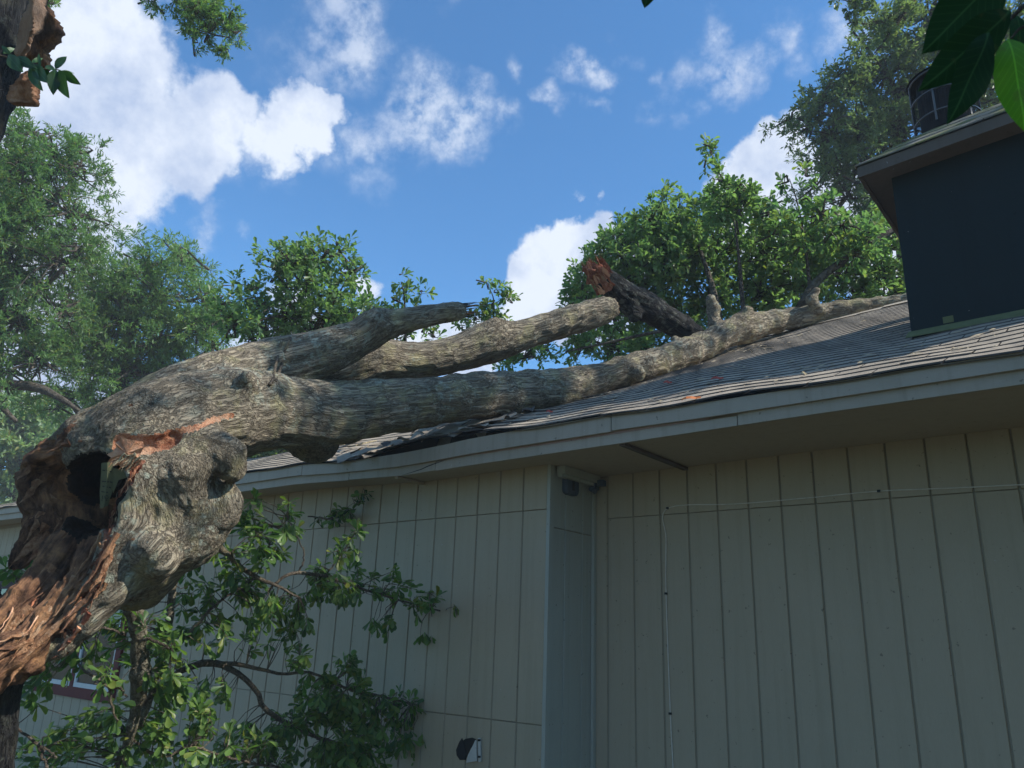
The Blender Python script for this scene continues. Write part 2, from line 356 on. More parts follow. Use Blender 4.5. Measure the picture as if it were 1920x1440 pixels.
# vectorised value noise
def _h(ix, iy, iz):
    n = (ix*73856093) ^ (iy*19349663) ^ (iz*83492791); n = (n ^ (n >> 13))*1274126177
    return ((n ^ (n >> 16)) & 0xffff)/65535.0
def vnoise(Pn, sc):
    q = Pn*sc; i = np.floor(q).astype(np.int64); f = q-i; f = f*f*(3-2*f); r = 0
    for dx in (0, 1):
        for dy in (0, 1):
            for dz in (0, 1):
                r = r + _h(i[:, 0]+dx, i[:, 1]+dy, i[:, 2]+dz)*(f[:, 0] if dx else 1-f[:, 0])*(f[:, 1] if dy else 1-f[:, 1])*(f[:, 2] if dz else 1-f[:, 2])
    return r-0.5
def fbm(Pn, sc, o=4): return sum(vnoise(Pn+13.7*k, sc*2**k)*0.5**k for k in range(o))

# ================================================================== HOUSE
def tab(xs, vs):
    xs, vs = np.array(xs, float), np.array(vs, float); return lambda x: np.interp(x, xs, vs)
fas_bot = tab([-16, -11.7, -6.2, -5.34, -4.7, -4.09, -3.6, -3.25, -2.3, -1.27, 0, 4], [2.82, 2.815, 2.73, 2.726, 2.697, 2.672, 2.683, 2.686, 2.692, 2.703, 2.706, 2.706])
fas_top = tab([-16, -11.7, -6.13, -5.31, -4.80, -4.2, -3.775, -3.48, -2.93, -2.33, -1.77, -1.25, 0, 4], [2.975, 2.965, 2.883, 2.878, 2.846, 2.838, 2.846, 2.862, 2.868, 2.866, 2.845, 2.842, 2.846, 2.846])
eave_z = tab([-16, -11.7, -6.1, -5.3, -4.8, -4.45, -4.15, -3.85, -3.5, -2.93, -2.33, -1.77, 0, 4], [2.985, 2.975, 2.895, 2.89, 2.862, 2.865, 2.905, 2.925, 2.895, 2.880, 2.876, 2.855, 2.855, 2.855])
ridge_y = tab([-16, -9, -5.75, -5.5, -5.25, -5.0, 4], [4.75, 4.75, 4.75, 5.0, 6.2, 7.4, 7.4])
PITCH = 0.5
def roof_z(x, y):
    x = np.asarray(x, float); y = np.asarray(y, float)
    ry = ridge_y(x); yy = np.minimum(y, ry)
    z = eave_z(x)*np.exp(-np.clip(y-3.8, 0, 9)*.8) + 2.855*(1-np.exp(-np.clip(y-3.8, 0, 9)*.8)) + PITCH*(yy-3.8) - PITCH*np.clip(y-ry, 0, 9)
    z = z + .11*np.exp(-((x+4.0)/.48)**2-((y-4.32)/.2)**2)            # buckled hump beside the limb
    z = z - .05*np.exp(-((x+4.6)/.5)**2-((y-4.3)/.35)**2)
    z = z - .06*np.exp(-((x+3.1)/.9)**2-((y-6.4)/1.2)**2)
    z = z + .010*np.sin(x*3.1+y*1.7)*np.exp(-((x+2)/2.5)**2) + .006*np.sin(x*7+y*5)
    return z
def roof_pt(x, y): return A3(x, y, float(roof_z(x, y)))

house = empty('house', 'single storey grey board-sided house with shingled roof under the fallen tree', 'house')
Y1, Y2, XC = 4.13, 4.652, -3.033      # left wall plane, recessed wall plane, outside corner
# ground
gx = np.linspace(-1, 1, 61); gx = np.sign(gx)*np.abs(gx)**3*400
GX, GY = np.meshgrid(gx, gx); GZ = 0.03*np.sin(GX*.5)*np.cos(GY*.4)-0.05
V = np.stack([GX.ravel(), GY.ravel(), GZ.ravel()], 1); i = np.arange(60); I, J = np.meshgrid(i, i); a = (J*61+I).ravel()
ground = mesh_np('ground', V, np.stack([a, a+1, a+62, a+61], 1), SOIL, smooth=True); ground['kind'] = 'structure'

# walls: backing sheets with a plank between each pair of grooves
BACKP = paint_mat('groove_paint', (0.27, 0.235, 0.17))
def wall_back(name, a, b):
    return MB().box(a, b).build(name, BACKP, house)
wl = wall_back('wall', (-13.6, Y1+.0135, -.05), (XC-.02, Y1+.10, 2.86))
ws = wall_back('wall', (XC-.10, Y1+.02, -.05), (XC-.0135, Y2+.1, 2.80))
wr = wall_back('wall', (XC-.02, Y2+.0135, -.05), (2.2, Y2+.10, 2.80))
PC = {}
def plank(w, h, mt, parent, M4):
    key = (round(w, 3), round(h, 3), mt.name)
    if key not in PC:
        b = .004; z = .009
        m = MB(); m.add([(0, 0, 0), (w, 0, 0), (w, 0, h), (0, 0, h), (b, -z, .002), (w-b, -z, .002), (w-b, -z, h-.002), (b, -z, h-.002)],
                        [[4, 5, 6, 7], [0, 1, 5, 4], [1, 2, 6, 5], [2, 3, 7, 6], [3, 0, 4, 7]])
        o = m.build('siding_plank', mt, parent); PC[key] = o.data; o.matrix_world = M4; return o
    o = bpy.data.objects.new('siding_plank', PC[key]); COL.objects.link(o); o.parent = parent; o.matrix_world = M4; return o
GR = 0.203; gap = .007
WIN = [(-10.36, -8.44, .84, 2.02), (-12.75, -11.55, .95, 2.1)]
def split_z(x0, x1, spans):
    out = []
    for z0, z1 in spans:
        cur = z0
        for (a, b, c, d) in sorted(WIN, key=lambda w: w[2]):
            if x1 > a+.02 and x0 < b-.02 and d > z0 and c < z1:
                if c > cur: out.append((cur, c))
                cur = d
        if cur < z1: out.append((cur, z1))
    return out
k = 0; x = XC-.026
while x > -13.3:
    x0 = x-GR+gap; j = random.uniform(-.0012, .0012)
    for z0, z1 in split_z(x0, x, [(-.04, 1.099), (1.103, 2.4055), (2.408, 2.78)]):
        plank(x-x0, z1-z0, SIDING, wl, Matrix.Translation((x0, Y1+.013+j-(.003 if z0 > 2.4 else 0), z0)))
    x -= GR; k += 1
x = XC+.012+.10; plank(.10-.008, 2.74, SIDING, wr, Matrix.Translation((XC+.014, Y2+.013, -.04)))
while x < 2.0:
    for z0, z1 in [(-.04, 2.4035), (2.406, 2.74)]:
        plank(GR-gap, z1-z0, SIDING, wr, Matrix.Translation((x+.004, Y2+.013-(.003 if z0 > 2.4 else 0), z0)))
    x += GR
y = Y1+.045
for wdt in (.14, .205, .125):
    for z0, z1 in [(-.04, 2.29), (2.294, 2.74)]:
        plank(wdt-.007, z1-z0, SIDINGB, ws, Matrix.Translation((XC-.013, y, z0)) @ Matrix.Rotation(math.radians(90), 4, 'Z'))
    y += wdt
# corner boards
MB().box((XC-.022, Y1-.006, -.04), (XC+.004, Y1+.041, 2.71)).build('corner_board', SIDINGB, house)
MB().box((XC-.0, Y2-.03, -.04), (XC+.022, Y2-.001, 2.71)).build('corner_board', SIDINGB, house)

# windows
def window(a, b, c, d, trim, inner, label):
    fr = MB(); t = .085; Yf = Y1-.018; Yb = Y1+.03
    fr.box((a-.02, Yf, c-.02), (b+.02, Yb, c+t)); fr.box((a-.02, Yf, d-t), (b+.02, Yb, d+.02)); fr.box((a-.02, Yf, c+t), (a+t, Yb, d-t)); fr.box((b-t, Yf, c+t), (b+.02, Yb, d-t))
    mid = (a+b)/2; fr.box((mid-.035, Yf, c+t), (mid+.035, Yb, d-t))
    w = fr.build('window', trim, house); w['label'] = label
    for p, q in ((a+t, mid-.035), (mid+.035, b-t)):
        s = MB(); u = .045; z0, z1 = c+t, d-t
        s.box((p, Yf+.012, z0), (q, Yb-.004, z0+u)); s.box((p, Yf+.012, z1-u), (q, Yb-.004, z1)); s.box((p, Yf+.012, z0+u), (p+u, Yb-.004, z1-u)); s.box((q-u, Yf+.012, z0+u), (q, Yb-.004, z1-u))
        s.build('sash', inner, w)
        MB().box((p+u, Y1+.010, z0+u), (q-u, Y1+.014, z1-u)).build('pane', GLASS, w)
        MB().box((p+u, Y1+.0155, z0+u+.12), (q-u, Y1+.0159, z1-u)).build('blind', BLIND, w)
window(*WIN[0], REDTRIM, WHITE, 'dark red framed double window with white sashes')
window(*WIN[1], DARKTRIM, DARKTRIM, 'dark brown framed window by the far end of the wall')

# soffit panels (z follows the sagging fascia) and battens
soffit = None
def soffit_panel(x0, x1, ya, yb, parent):
    n = max(2, int((x1-x0)/.25)); m = MB(); xs = np.linspace(x0, x1, n); V = []
    for x in xs:
        z = float(fas_bot(x))+.012
        V += [(x, ya, z), (x, yb, z+.004), (x, yb, z+.016), (x, ya, z+.012)]
    F = []
    for i in range(n-1):
        b = i*4; F += [[b, b+1, b+5, b+4], [b+1, b+2, b+6, b+5], [b+2, b+3, b+7, b+6], [b+3, b, b+4, b+7]]
    F += [[0, 3, 2, 1], [4*n-4, 4*n-3, 4*n-2, 4*n-1]]
    return m.add(V, F).build('soffit_panel', SOFFIT, parent)
soffit = soffit_panel(-13.6, -10.9, 3.845, Y1+.012, house); soffit.name = 'soffit'
for a, b in ((-10.89, -8.46), (-8.45, -6.02), (-6.01, -4.22), (-4.21, -3.075)): soffit_panel(a, b, 3.845, Y1+.012, soffit)
for a, b in ((-3.07, -2.32), (-2.31, .12), (.13, 2.2)): soffit_panel(a, b, 3.845, Y2+.012, soffit)
MB().box((-2.335, 3.85, 2.684), (-2.300, Y2-.004, 2.703)).build('batten', CAPWOOD, soffit)
MB().box((-4.235, 3.85, 2.668), (-4.200, Y1-.004, 2.684)).build('batten', SOFFIT, soffit)
# boxed trim at the top of the recess side wall and a small bracket at its end
MB().box((XC+.006, Y1+.06, 2.645), (XC+.075, Y2-.035, 2.699)).box((XC+.02, Y1+.05, 2.625), (XC+.058, Y2-.06, 2.645)).build('trim_board', SIDINGB, house)
br = MB(); br.box((XC+.03, Y2-.09, 2.60), (XC+.07, Y2-.04, 2.655)); br.box((XC+.07, Y2-.075, 2.625), (XC+.12, Y2-.03, 2.665)); br.tube([A3(XC+.05, Y2-.12, 2.60), A3(XC+.05, Y2-.06, 2.59)], .018, 8)
br.build('bracket', GREYBOX, house)

# fascia: an upper board standing proud of a lower board, each in lengths
def board(name, xs, f0, f1, ya, yb, mt, parent, seed=0):
    V = []; n = len(xs)
    for x in xs: a, b = f0(x), f1(x); V += [(x, ya, a), (x, yb, a), (x, yb, b), (x, ya, b)]
    F = []
    for i in range(n-1):
        b = i*4; F += [[b, b+1, b+5, b+4], [b+1, b+2, b+6, b+5], [b+2, b+3, b+7, b+6], [b+3, b, b+4, b+7]]
    F += [[0, 3, 2, 1], [4*n-4, 4*n-3, 4*n-2, 4*n-1]]
    return MB().add(V, F).build(name, mt, parent)
fj = lambda x: fas_bot(x)+.43*(fas_top(x)-fas_bot(x))
fascia = board('fascia', np.linspace(-13.6, 2.2, 60), lambda x: fas_bot(x)+.02, lambda x: fas_top(x)-.02, 3.846, 3.87, SOFFIT, house)
def cut(edges, gapw=.004):
    return [(a+gapw/2, b-gapw/2) for a, b in zip(edges[:-1], edges[1:])]
for kk, (a, b) in enumerate(cut([-13.6, -9.2, -5.29, -2.36, 2.2], .006)):
    dz = (.008, 0, -.004, .002)[kk]
    board('fascia_board', np.linspace(a, b, max(3, int((b-a)/.2))), lambda x: fj(x)+dz, lambda x: fas_top(x)+dz*.5, 3.800, 3.822, FASCIA, fascia)
for kk, (a, b) in enumerate(cut([-13.6, -8.1, -4.72, -3.80, -1.60, 2.2], .005)):
    hi = (lambda x: fj(x)+.006) if kk != 3 else (lambda x: fj(x)-.010)
    board('fascia_board', np.linspace(a, b, max(3, int((b-a)/.2))), lambda x: fas_bot(x)+(.004 if kk == 2 else 0), hi, 3.823, 3.845, FASCIA, fascia)
# worn strip where the lower board has slipped, and the crack in it
w_ = MB(); xs = np.linspace(-3.75, -1.75, 60); V = []
for i, x in enumerate(xs):
    e = .014*math.sin(math.pi*i/59)+.004*rng.random(); V += [(x, 3.8215, fj(x)-e-.003), (x, 3.8225, fj(x)+.004)]
F = [[2*i, 2*i+2, 2*i+3, 2*i+1] for i in range(59)]
w_.add(V, F).build('worn_paint_edge', FASCIAR, fascia)
cr = MB(); pts = [(-4.13, .005), (-4.02, .018), (-3.93, .028), (-3.88, .040), (-3.80, .052), (-3.72, .062)]
V = []
for i, (x, z) in enumerate(pts):
    th = (.0008, .0022, .0032, .004, .0032, .001)[i]; V += [(x, 3.8212, fas_bot(x)+z-th), (x, 3.8212, fas_bot(x)+z+th)]
cr.add(V, [[2*i, 2*i+2, 2*i+3, 2*i+1] for i in range(5)]); cr.build('crack', BLACKM, fascia)

# roof deck (underside, far slope and body)
roof = None
xs = np.linspace(-13.6, 2.2, 200); ys = np.concatenate([np.linspace(3.786, 7.4, 70), np.linspace(7.5, 11, 12)])
Xg, Yg = np.meshgrid(xs, ys); Z = roof_z(Xg, Yg)-.012
V = np.stack([Xg.ravel(), Yg.ravel(), Z.ravel()], 1); nx, ny = len(xs), len(ys)
I, J = np.meshgrid(np.arange(nx-1), np.arange(ny-1)); a = (J*nx+I).ravel(); F = np.stack([a, a+1, a+nx+1, a+nx], 1)
roof = mesh_np('roof', V, F, BLACKM, house, smooth=True)
# fill body below the deck so no light leaks through
MB().box((-13.5, Y1+.11, 0), (-5.6, 8.0, 2.8)).box((-5.59, Y2+.11, 0), (2.1, 10.6, 2.75)).build('room_block', BLACKM, house)

# shingles: rows of tabs following the roof surface
tabs = []
L = .127/math.sqrt(1+PITCH*PITCH)
for r in range(0, 33):
    y0 = 3.782+r*L
    off = (0.1016*(r % 3)+rng.uniform(-.01, .01))
    for c in range(-45, 8):
        x0 = c*.3048+off; xc = x0+.15
        if xc < -13.5 or xc > 2.1: continue
        if y0 > float(ridge_y(xc))+.02: continue
        tabs.append((x0, y0, r))
tabs = np.array(tabs)
def tab_box(x0, y0, lift=0.0, w=.300):
    y1 = y0+L*1.35; xs_ = (x0+.002, x0+.002+w*.5, x0+w); V = []
    for x in xs_:
        za = float(roof_z(x, y0))+.0095+lift; zb = float(roof_z(x, y1))+.0005
        V += [(x, y0, za-.009), (x, y0, za), (x, y1, zb)]
    F = [[0, 3, 4, 1], [3, 6, 7, 4], [1, 4, 5, 2], [4, 7, 8, 5]]
    return V, F
d = np.array([np.hypot(np.hypot(t[0]+.15, t[1]), 1.5) for t in tabs]); front = tabs[:, 1] < ridge_y(tabs[:, 0])
score = d + np.where(tabs[:, 0] < -6.6, 50, 0)+np.where(tabs[:, 0] > 1.0, 50, 0) + np.where((tabs[:, 0] > -.85) & (tabs[:, 1] > 4.9), 50, 0)
near = set(np.argsort(score)[:295].tolist())
SHEDGE = simple('dark_shingle_edge', (0.085, 0.08, 0.075), 0.95)
def edge_mat(o):
    o.data.materials.append(SHEDGE); mi = np.zeros(len(o.data.polygons), np.int32); mi[np.arange(len(mi)) % 4 < 2] = 1; o.data.polygons.foreach_set('material_index', mi)
jm = MB()
for i, (x0, y0, r) in enumerate(tabs):
    lift = 0.0
    if -4.9 < x0 < -3.3 and y0 < 4.9: lift = max(0, rng.normal(.003, .006))
    if rng.random() < .05: lift += .004
    V, F = tab_box(x0, y0+rng.normal(0, .0015), lift)
    if i in near: edge_mat(MB().add(V, F).build('shingle', SHINGLE, roof))
    else: jm.add(V, F)
o = jm.build('shingle', SHINGLE, roof); o['kind'] = 'stuff'; edge_mat(o)
# ridge cap, wavy, and curled flashing on it
m_ = MB(); pts = []
for x in np.arange(-4.9, 2.1, .22):
    z = float(roof_z(x, 7.4)); zz = z+.012; e = .002*random.random()
    m_.add([(x, 7.27, zz-.062), (x+.235, 7.27, zz-.058), (x+.235, 7.40, zz+.012+e), (x, 7.40, zz+.006), (x+.235, 7.53, zz-.058), (x, 7.53, zz-.062)], [[0, 1, 2, 3], [3, 2, 4, 5]])
o = m_.build('ridge_cap', SHINGLE, roof)
# broken deck boards and splintered lumber pushed out beside the limb
def beam(a, b, w, h, mt, name, parent, jagn=0):
    d, u, v = frame_of(b-a); u = A3(0, 0, 1)-d*d[2]; u /= np.linalg.norm(u); v = np.cross(d, u)
    V = []; n = 6
    for i in range(n):
        c = a+(b-a)*i/(n-1); s = 1 if 0 < i < n-1 else .55+.3*rng.random()
        for p, q in ((-1, -1), (1, -1), (1, 1), (-1, 1)): V.append(c+v*p*w/2*s+u*q*h/2*s*(1+.15*rng.normal())+d*rng.normal(0, .008 if i in (0, n-1) else .001))
    F = [[0, 3, 2, 1], [4*n-4, 4*n-3, 4*n-2, 4*n-1]]
    for i in range(n-1):
        b_ = 4*i
        for k in range(4): F.append([b_+k, b_+(k+1) % 4, b_+4+(k+1) % 4, b_+4+k])
    return MB().add(V, F).build(name, mt, parent)

# chimney chase with cap
CX0, CX1, CY0, CY1 = -.916, .60, 4.86, 5.72
chim = MB().box((CX0, CY0, 2.9), (CX1, CY1, 4.62)).build('chimney', NAVY, house)
for (x0, x1) in ((CX0-.004, CX0+1.21), (CX0+1.214, CX1+.004)):
    MB().box((x0, CY0-.010, 3.34), (x1, CY0-.002, 4.60)).build('chimney_panel', NAVY, chim)
fl = MB(); zf = lambda y: float(roof_z(-.2, y))
fl.hexa([(CX0-.03, CY0-.055, zf(CY0-.055)+.010), (CX1, CY0-.055, zf(CY0-.055)+.010), (CX1, CY0-.011, zf(CY0)+.010), (CX0-.03, CY0-.011, zf(CY0)+.010),
         (CX0-.03, CY0-.055, zf(CY0-.055)+.016), (CX1, CY0-.055, zf(CY0-.055)+.016), (CX1, CY0-.011, zf(CY0)+.05), (CX0-.02, CY0-.011, zf(CY0)+.035)])
fl.box((CX0+.17, CY0-.013, zf(CY0)+.045), (CX0+.225, CY0-.0115, zf(CY0)+.085))
fl.build('flashing', MOSSY, chim)
# cap corners found from the eaves line of the cap
YF = CY0-.17; c0 = onY(1607, 314, YF); c1 = onY(1920, 199, YF); tilt = (c1[2]-c0[2])/(c1[0]-c0[0])
XL = c0[0]; ZT = c0[2]; XR = CX1+.12; YBk = CY1+.17; FH = .075
zc = lambda x: ZT+tilt*(x-XL)
MB().hexa([(XL, YF, zc(XL)-FH), (XR, YF, zc(XR)-FH), (XR, YF+.02, zc(XR)-FH), (XL, YF+.02, zc(XL)-FH), (XL, YF, zc(XL)-.002), (XR, YF, zc(XR)-.002), (XR, YF+.02, zc(XR)-.002), (XL, YF+.02, zc(XL)-.002)]).build('cap_fascia', CAPWOOD, chim)
MB().hexa([(XL, YF+.021, zc(XL)-FH), (XL+.02, YF+.021, zc(XL)-FH), (XL+.02, YBk, zc(XL)-FH), (XL, YBk, zc(XL)-FH), (XL, YF+.021, zc(XL)-.002), (XL+.02, YF+.021, zc(XL)-.002), (XL+.02, YBk, zc(XL)-.002), (XL, YBk, zc(XL)-.002)]).build('cap_fascia', CAPWOOD, chim)
MB().hexa([(XL+.021, YF+.021, zc(XL)-FH+.012), (XR, YF+.021, zc(XR)-FH+.012), (XR, YBk, zc(XR)-FH+.012), (XL+.021, YBk, zc(XL)-FH+.012), (XL+.021, YF+.021, zc(XL)-FH+.022), (XR, YF+.021, zc(XR)-FH+.022), (XR, YBk, zc(XR)-FH+.022), (XL+.021, YBk, zc(XL)-FH+.022)]).build('cap_soffit', CAPWOOD, chim)
# hip slopes of the cap in courses of shingles
CP = 0.80; HIPN = 3; RUN = .40
for row in range(HIPN):
    f0, f1 = row*RUN/HIPN, (row+1.15)*RUN/HIPN
    ya, yb = YF-.012+f0, YF-.012+f1; xa, xb = XL-.012+f0, XL-.012+f1
    n = 5
    for i in range(n):
        ta, tb = i/n, (i+1)/n
        pa = lambda t, x0: x0+(XR-x0)*t
        off = (.5 if row % 2 else 0)/n*0
        x1_, x2_ = pa(ta, xa)+.003, pa(tb, xa)-.003; x3_, x4_ = pa(tb, xb)-.003, pa(ta, xb)+.003
        zz = lambda x, f, up: zc(x)+f*CP+up
        MB().add([(x1_, ya, zz(x1_, f0, .002)), (x2_, ya, zz(x2_, f0, .002)), (x2_, ya, zz(x2_, f0, .012)), (x1_, ya, zz(x1_, f0, .012)), (x3_, yb, zz(x3_, f1, .004)), (x4_, yb, zz(x4_, f1, .004))],
                 [[0, 1, 2, 3], [3, 2, 4, 5]]).build('cap_shingle', SHINGLEM, chim)
    for i in range(3):
        ta, tb = i/3, (i+1)/3; y1_, y2_ = ya+(YBk-ya)*ta+.003, ya+(YBk-ya)*tb-.003; y4_, y3_ = yb+(YBk-yb)*ta+.003, yb+(YBk-yb)*tb-.003
        MB().add([(xa, y1_, zc(xa)+f0*CP+.002), (xa, y2_, zc(xa)+f0*CP+.002), (xa, y2_, zc(xa)+f0*CP+.012), (xa, y1_, zc(xa)+f0*CP+.012), (xb, y3_, zc(xb)+f1*CP+.004), (xb, y4_, zc(xb)+f1*CP+.004)],
                 [[0, 3, 2, 1], [3, 5, 4, 2]]).build('cap_shingle', SHINGLEM, chim)
ft = RUN
MB().hexa([(XL+.02, YF+.022, zc(XL)-.01), (XR, YF+.022, zc(XR)-.01), (XR, YBk, zc(XR)-.01), (XL+.02, YBk, zc(XL)-.01),
           (XL+ft+.02, YF+ft+.02, zc(XL+ft)+ft*CP-.012), (XR, YF+ft+.02, zc(XR)+ft*CP-.012), (XR, YBk, zc(XR)+ft*CP-.012), (XL+ft+.02, YBk, zc(XL+ft)+ft*CP-.012)]).build('cap_core', BLACKM, chim)
# round vent: dark drum with bands, posts and mesh wires
VC = onY(1776, 225, 5.23); VR = .20
vz = VC[2]
def ring(m, c, R, r0, z, n=28, arc=(0, 2*math.pi)):
    a = np.linspace(*arc, n); pts = np.stack([c[0]+R*np.cos(a), c[1]+R*np.sin(a), np.full(n, z)], 1); m.tube(pts, r0, 5)
top_z = onY(1790, 150, 5.23)[2]; H = top_z-vz+.035
m_ = MB(); n = 28; a = np.arange(n)*2*np.pi/n
for R_, z0, z1 in ((VR*.80, vz-.12, vz+H-.03),):
    V = [(VC[0]+R_*math.cos(t), VC[1]+R_*math.sin(t), z0) for t in a]+[(VC[0]+R_*math.cos(t), VC[1]+R_*math.sin(t), z1) for t in a]
    m_.add(V, [[i, (i+1) % n, n+(i+1) % n, n+i] for i in range(n)])
vent = m_.build('chimney_vent', STEELD, chim, smooth=True)
m_ = MB()
for z in (vz-.03, vz+H*.42, vz+H-.03): ring(m_, VC, VR, .007, z)
for t in np.arange(6)*math.pi/3+.35: m_.tube([A3(VC[0]+VR*math.cos(t), VC[1]+VR*math.sin(t), vz-.10), A3(VC[0]+VR*math.cos(t), VC[1]+VR*math.sin(t), vz+H-.02)], .007, 4)
m_.build('band', STEEL, vent)
m_ = MB()
for t in np.arange(72)*math.pi/36: m_.tube([A3(VC[0]+VR*.98*math.cos(t), VC[1]+VR*.98*math.sin(t), vz-.10), A3(VC[0]+VR*.98*math.cos(t), VC[1]+VR*.98*math.sin(t), vz+H-.02)], .0016, 3, cap=False)
m_.build('wire_mesh', STEELD, vent)
m_ = MB(); V = [(VC[0], VC[1], vz+H+.01)]+[(VC[0]+(VR+.015)*math.cos(t), VC[1]+(VR+.015)*math.sin(t), vz+H-.015) for t in a]
m_.add(V, [[0, i+1, (i+1) % n+1] for i in range(n)]); m_.build('lid', STEELD, vent)

# ---- things fixed to or lying on the house
# cable with clips
pw = [onY(1262, 1440, Y2-.004), onY(1257, 1338, Y2-.004), onY(1249, 1113, Y2-.004), onY(1249, 1010, Y2-.004), onY(1252, 953, Y2-.004), onY(1380, 945, Y2-.004), onY(1512, 934, Y2-.006), onY(1648, 921, Y2-.004), onY(1790, 915, Y2-.004), onY(1930, 908, Y2-.004)]
pw.insert(0, pw[0]+A3(.03, 0, -1.1))
t_ = empty('cable', 'thin pale cable clipped in a right angle across the grey board wall', 'cable')
m_ = MB()
m_.tube(spline(pw[:5], 40), .0035, 6); m_.tube(spline([pw[5-1]]+pw[5:], 40), .0035, 6); m_.build('wire', WIRE, t_)
for i in (2, 3, 5, 8):
    p = pw[i]; MB().box((p[0]-.008, p[1]-.010, p[2]-.006), (p[0]+.008, p[1]+.003, p[2]+.007)).build('clip', CLIP, t_)
# small utility box on the recess side wall
b0 = onX(1055, 893, XC); b1 = onX(1080, 930, XC)
t_ = empty('sensor_box', 'small blue grey box high on the narrow side wall under the eave', 'box')
cy, cz = (b0[1]+b1[1])/2, (b0[2]+b1[2])/2; hy, hz = abs(b1[1]-b0[1])/2, abs(b1[2]-b0[2])/2+.01
V = []
for xx, s in ((XC-.014, 1), (XC+.02, 1), (XC+.032, .86)):
    for a_ in np.arange(16)*2*np.pi/16+.19:
        ca, sa = math.cos(a_), math.sin(a_); e = .45
        V.append((xx, cy+hy*s*np.sign(ca)*abs(ca)**e, cz+hz*s*np.sign(sa)*abs(sa)**e))
F = [[i, (i+1) % 16, 16+(i+1) % 16, 16+i] for i in range(16)]+[[16+i, 16+(i+1) % 16, 32+(i+1) % 16, 32+i] for i in range(16)]
m_ = MB().add(V, F); m_.n; c_ = m_.n; m_.add([(XC+.032, cy, cz)], np.zeros((0, 3), int)); m_.F.setdefault(3, []).append(np.array([[32+i, 32+(i+1) % 16, c_] for i in range(16)])); m_.build('case', GREYBOX, t_)
MB().box((XC+.0325, cy-.012, cz-.035), (XC+.036, cy+.012, cz+.03)).build('slot', CLIP, t_)
# hole knocked in the wall with torn paper and a broken vent cover
hole = empty('vent_cover', 'broken white vent cover hanging beside a jagged black hole low in the left wall', 'vent cover')
Yh = Y1-.002
def poly(name, pix, Y, mt, parent, th=.004):
    pts = [onY(x, y, Y) for x, y in pix]; n = len(pts); V = pts+[p+A3(0, th, 0) for p in pts]; m = MB()
    c = sum(pts)/n; m.add(V+[c], [[i, n+i, n+(i+1) % n, (i+1) % n] for i in range(n)]); m.F.setdefault(3, []).append(np.array([[i, (i+1) % n, 2*n] for i in range(n)])); return m.build(name, mt, parent)
poly('torn_hole', [(855, 1406), (861, 1391), (866, 1384), (868, 1389), (873, 1385), (885, 1383), (892, 1386), (890, 1396), (882, 1403), (877, 1414), (873, 1425), (862, 1425), (856, 1416)], Yh, INK, hole, .003)
poly('torn_paper', [(859, 1404), (865, 1388), (869, 1392), (871, 1400), (874, 1412), (871, 1423), (863, 1424), (858, 1414)], Yh-.004, BLACKM, hole, .002)
poly('broken_cover', [(891, 1388), (893, 1389), (894, 1427), (874, 1430), (877, 1417), (883, 1405)], Yh-.010, LINEN, hole, .007)
poly('hinge_strip', [(896, 1384), (900, 1384), (901, 1428), (897, 1429)], Yh-.014, LINEN, hole, .011)
for yy in (1388, 1419): poly('clip', [(895.5, yy-2), (900.5, yy-2), (900.5, yy+2), (895.5, yy+2)], Yh-.018, CLIP, hole, .004)
# debris lying on the roof
def on_roof(x, y):
    d = ray(x, y); t = 1.0; lo, hi = 2.0, 12.0
    ts = np.linspace(lo, hi, 4000); pts = EYE+np.outer(ts, d); below = pts[:, 2] < roof_z(pts[:, 0], pts[:, 1])+.012
    ok = below & (pts[:, 1] > 3.78); i = np.argmax(ok) if ok.any() else int(np.argmin(np.abs(pts[:, 1]-4.4)))
    return pts[i]
def chip(px, L_, ang, mt, label, cat='wood chip', grp='red and orange wood chips on the shingles'):
    c = on_roof(*px)+A3(0, 0, .014); d_ = A3(math.cos(ang), math.sin(ang)*.9, math.sin(ang)*.45); n = 5; m = MB(); V = []
    u = np.cross(d_, A3(0, -.45, .9)); u /= np.linalg.norm(u)
    for i in range(n):
        s = L_*(i/(n-1)-.5); w = .014*math.sin(math.pi*(i+.6)/(n+.2))*(1+.3*rng.normal())
        q = c+d_*s+A3(0, 0, .008*math.sin(i*1.3)); V += [q-u*w, q+u*w, q+A3(0, 0, .010)]
    F = []
    for i in range(n-1):
        b = 3*i; F += [[b, b+1, b+4, b+3], [b+1, b+2, b+5, b+4], [b+2, b, b+3, b+5]]
    tag(m.add(V, F).build('wood_chip', mt), label, cat, grp)
chip((1296, 752), .105, .25, CHIP, 'bright orange curled wood chip on the bottom shingle course near the gutter edge')
chip((1345, 714), .075, .15, CHIPR, 'red wood chip in the shade higher up the shingles')
chip((1252, 721), .065, -.1, CHIPR, 'small dull orange chip on the shaded shingles under the thin end of the log')
chip((1030, 776), .05, .3, CHIPR, 'tiny pink chip on the shingles where the thick log meets the roof')
chip((1508, 706), .03, .3, PALEWOOD, 'tiny pale chip on the sunlit edge of the shingles')
chip((1148, 723), .10, .5, STRAW, 'pale bark flake lying against the underside of the log')
tw = MB()
for _ in range(14):
    c = on_roof(1370+rng.uniform(-35, 65), 658-rng.uniform(-6, 8)); d_ = A3(rng.normal(), rng.normal()*.5, .1)*.06
    tw.tube(jag(np.array([c-d_, c-d_*.3+A3(0, 0, .012), c+d_*.4+A3(0, 0, .018), c+d_+A3(0, 0, .006)])+A3(0, 0, .01), .006), .0018, 4)
tag(tw.build('twig_litter', STRAW), 'tangle of dry pale twigs lying on the sunlit shingles below the log', 'twigs')
dl = empty('splintered_lumber', 'pale splintered roof boards jutting out between the thick log and the torn shingles', 'broken boards')
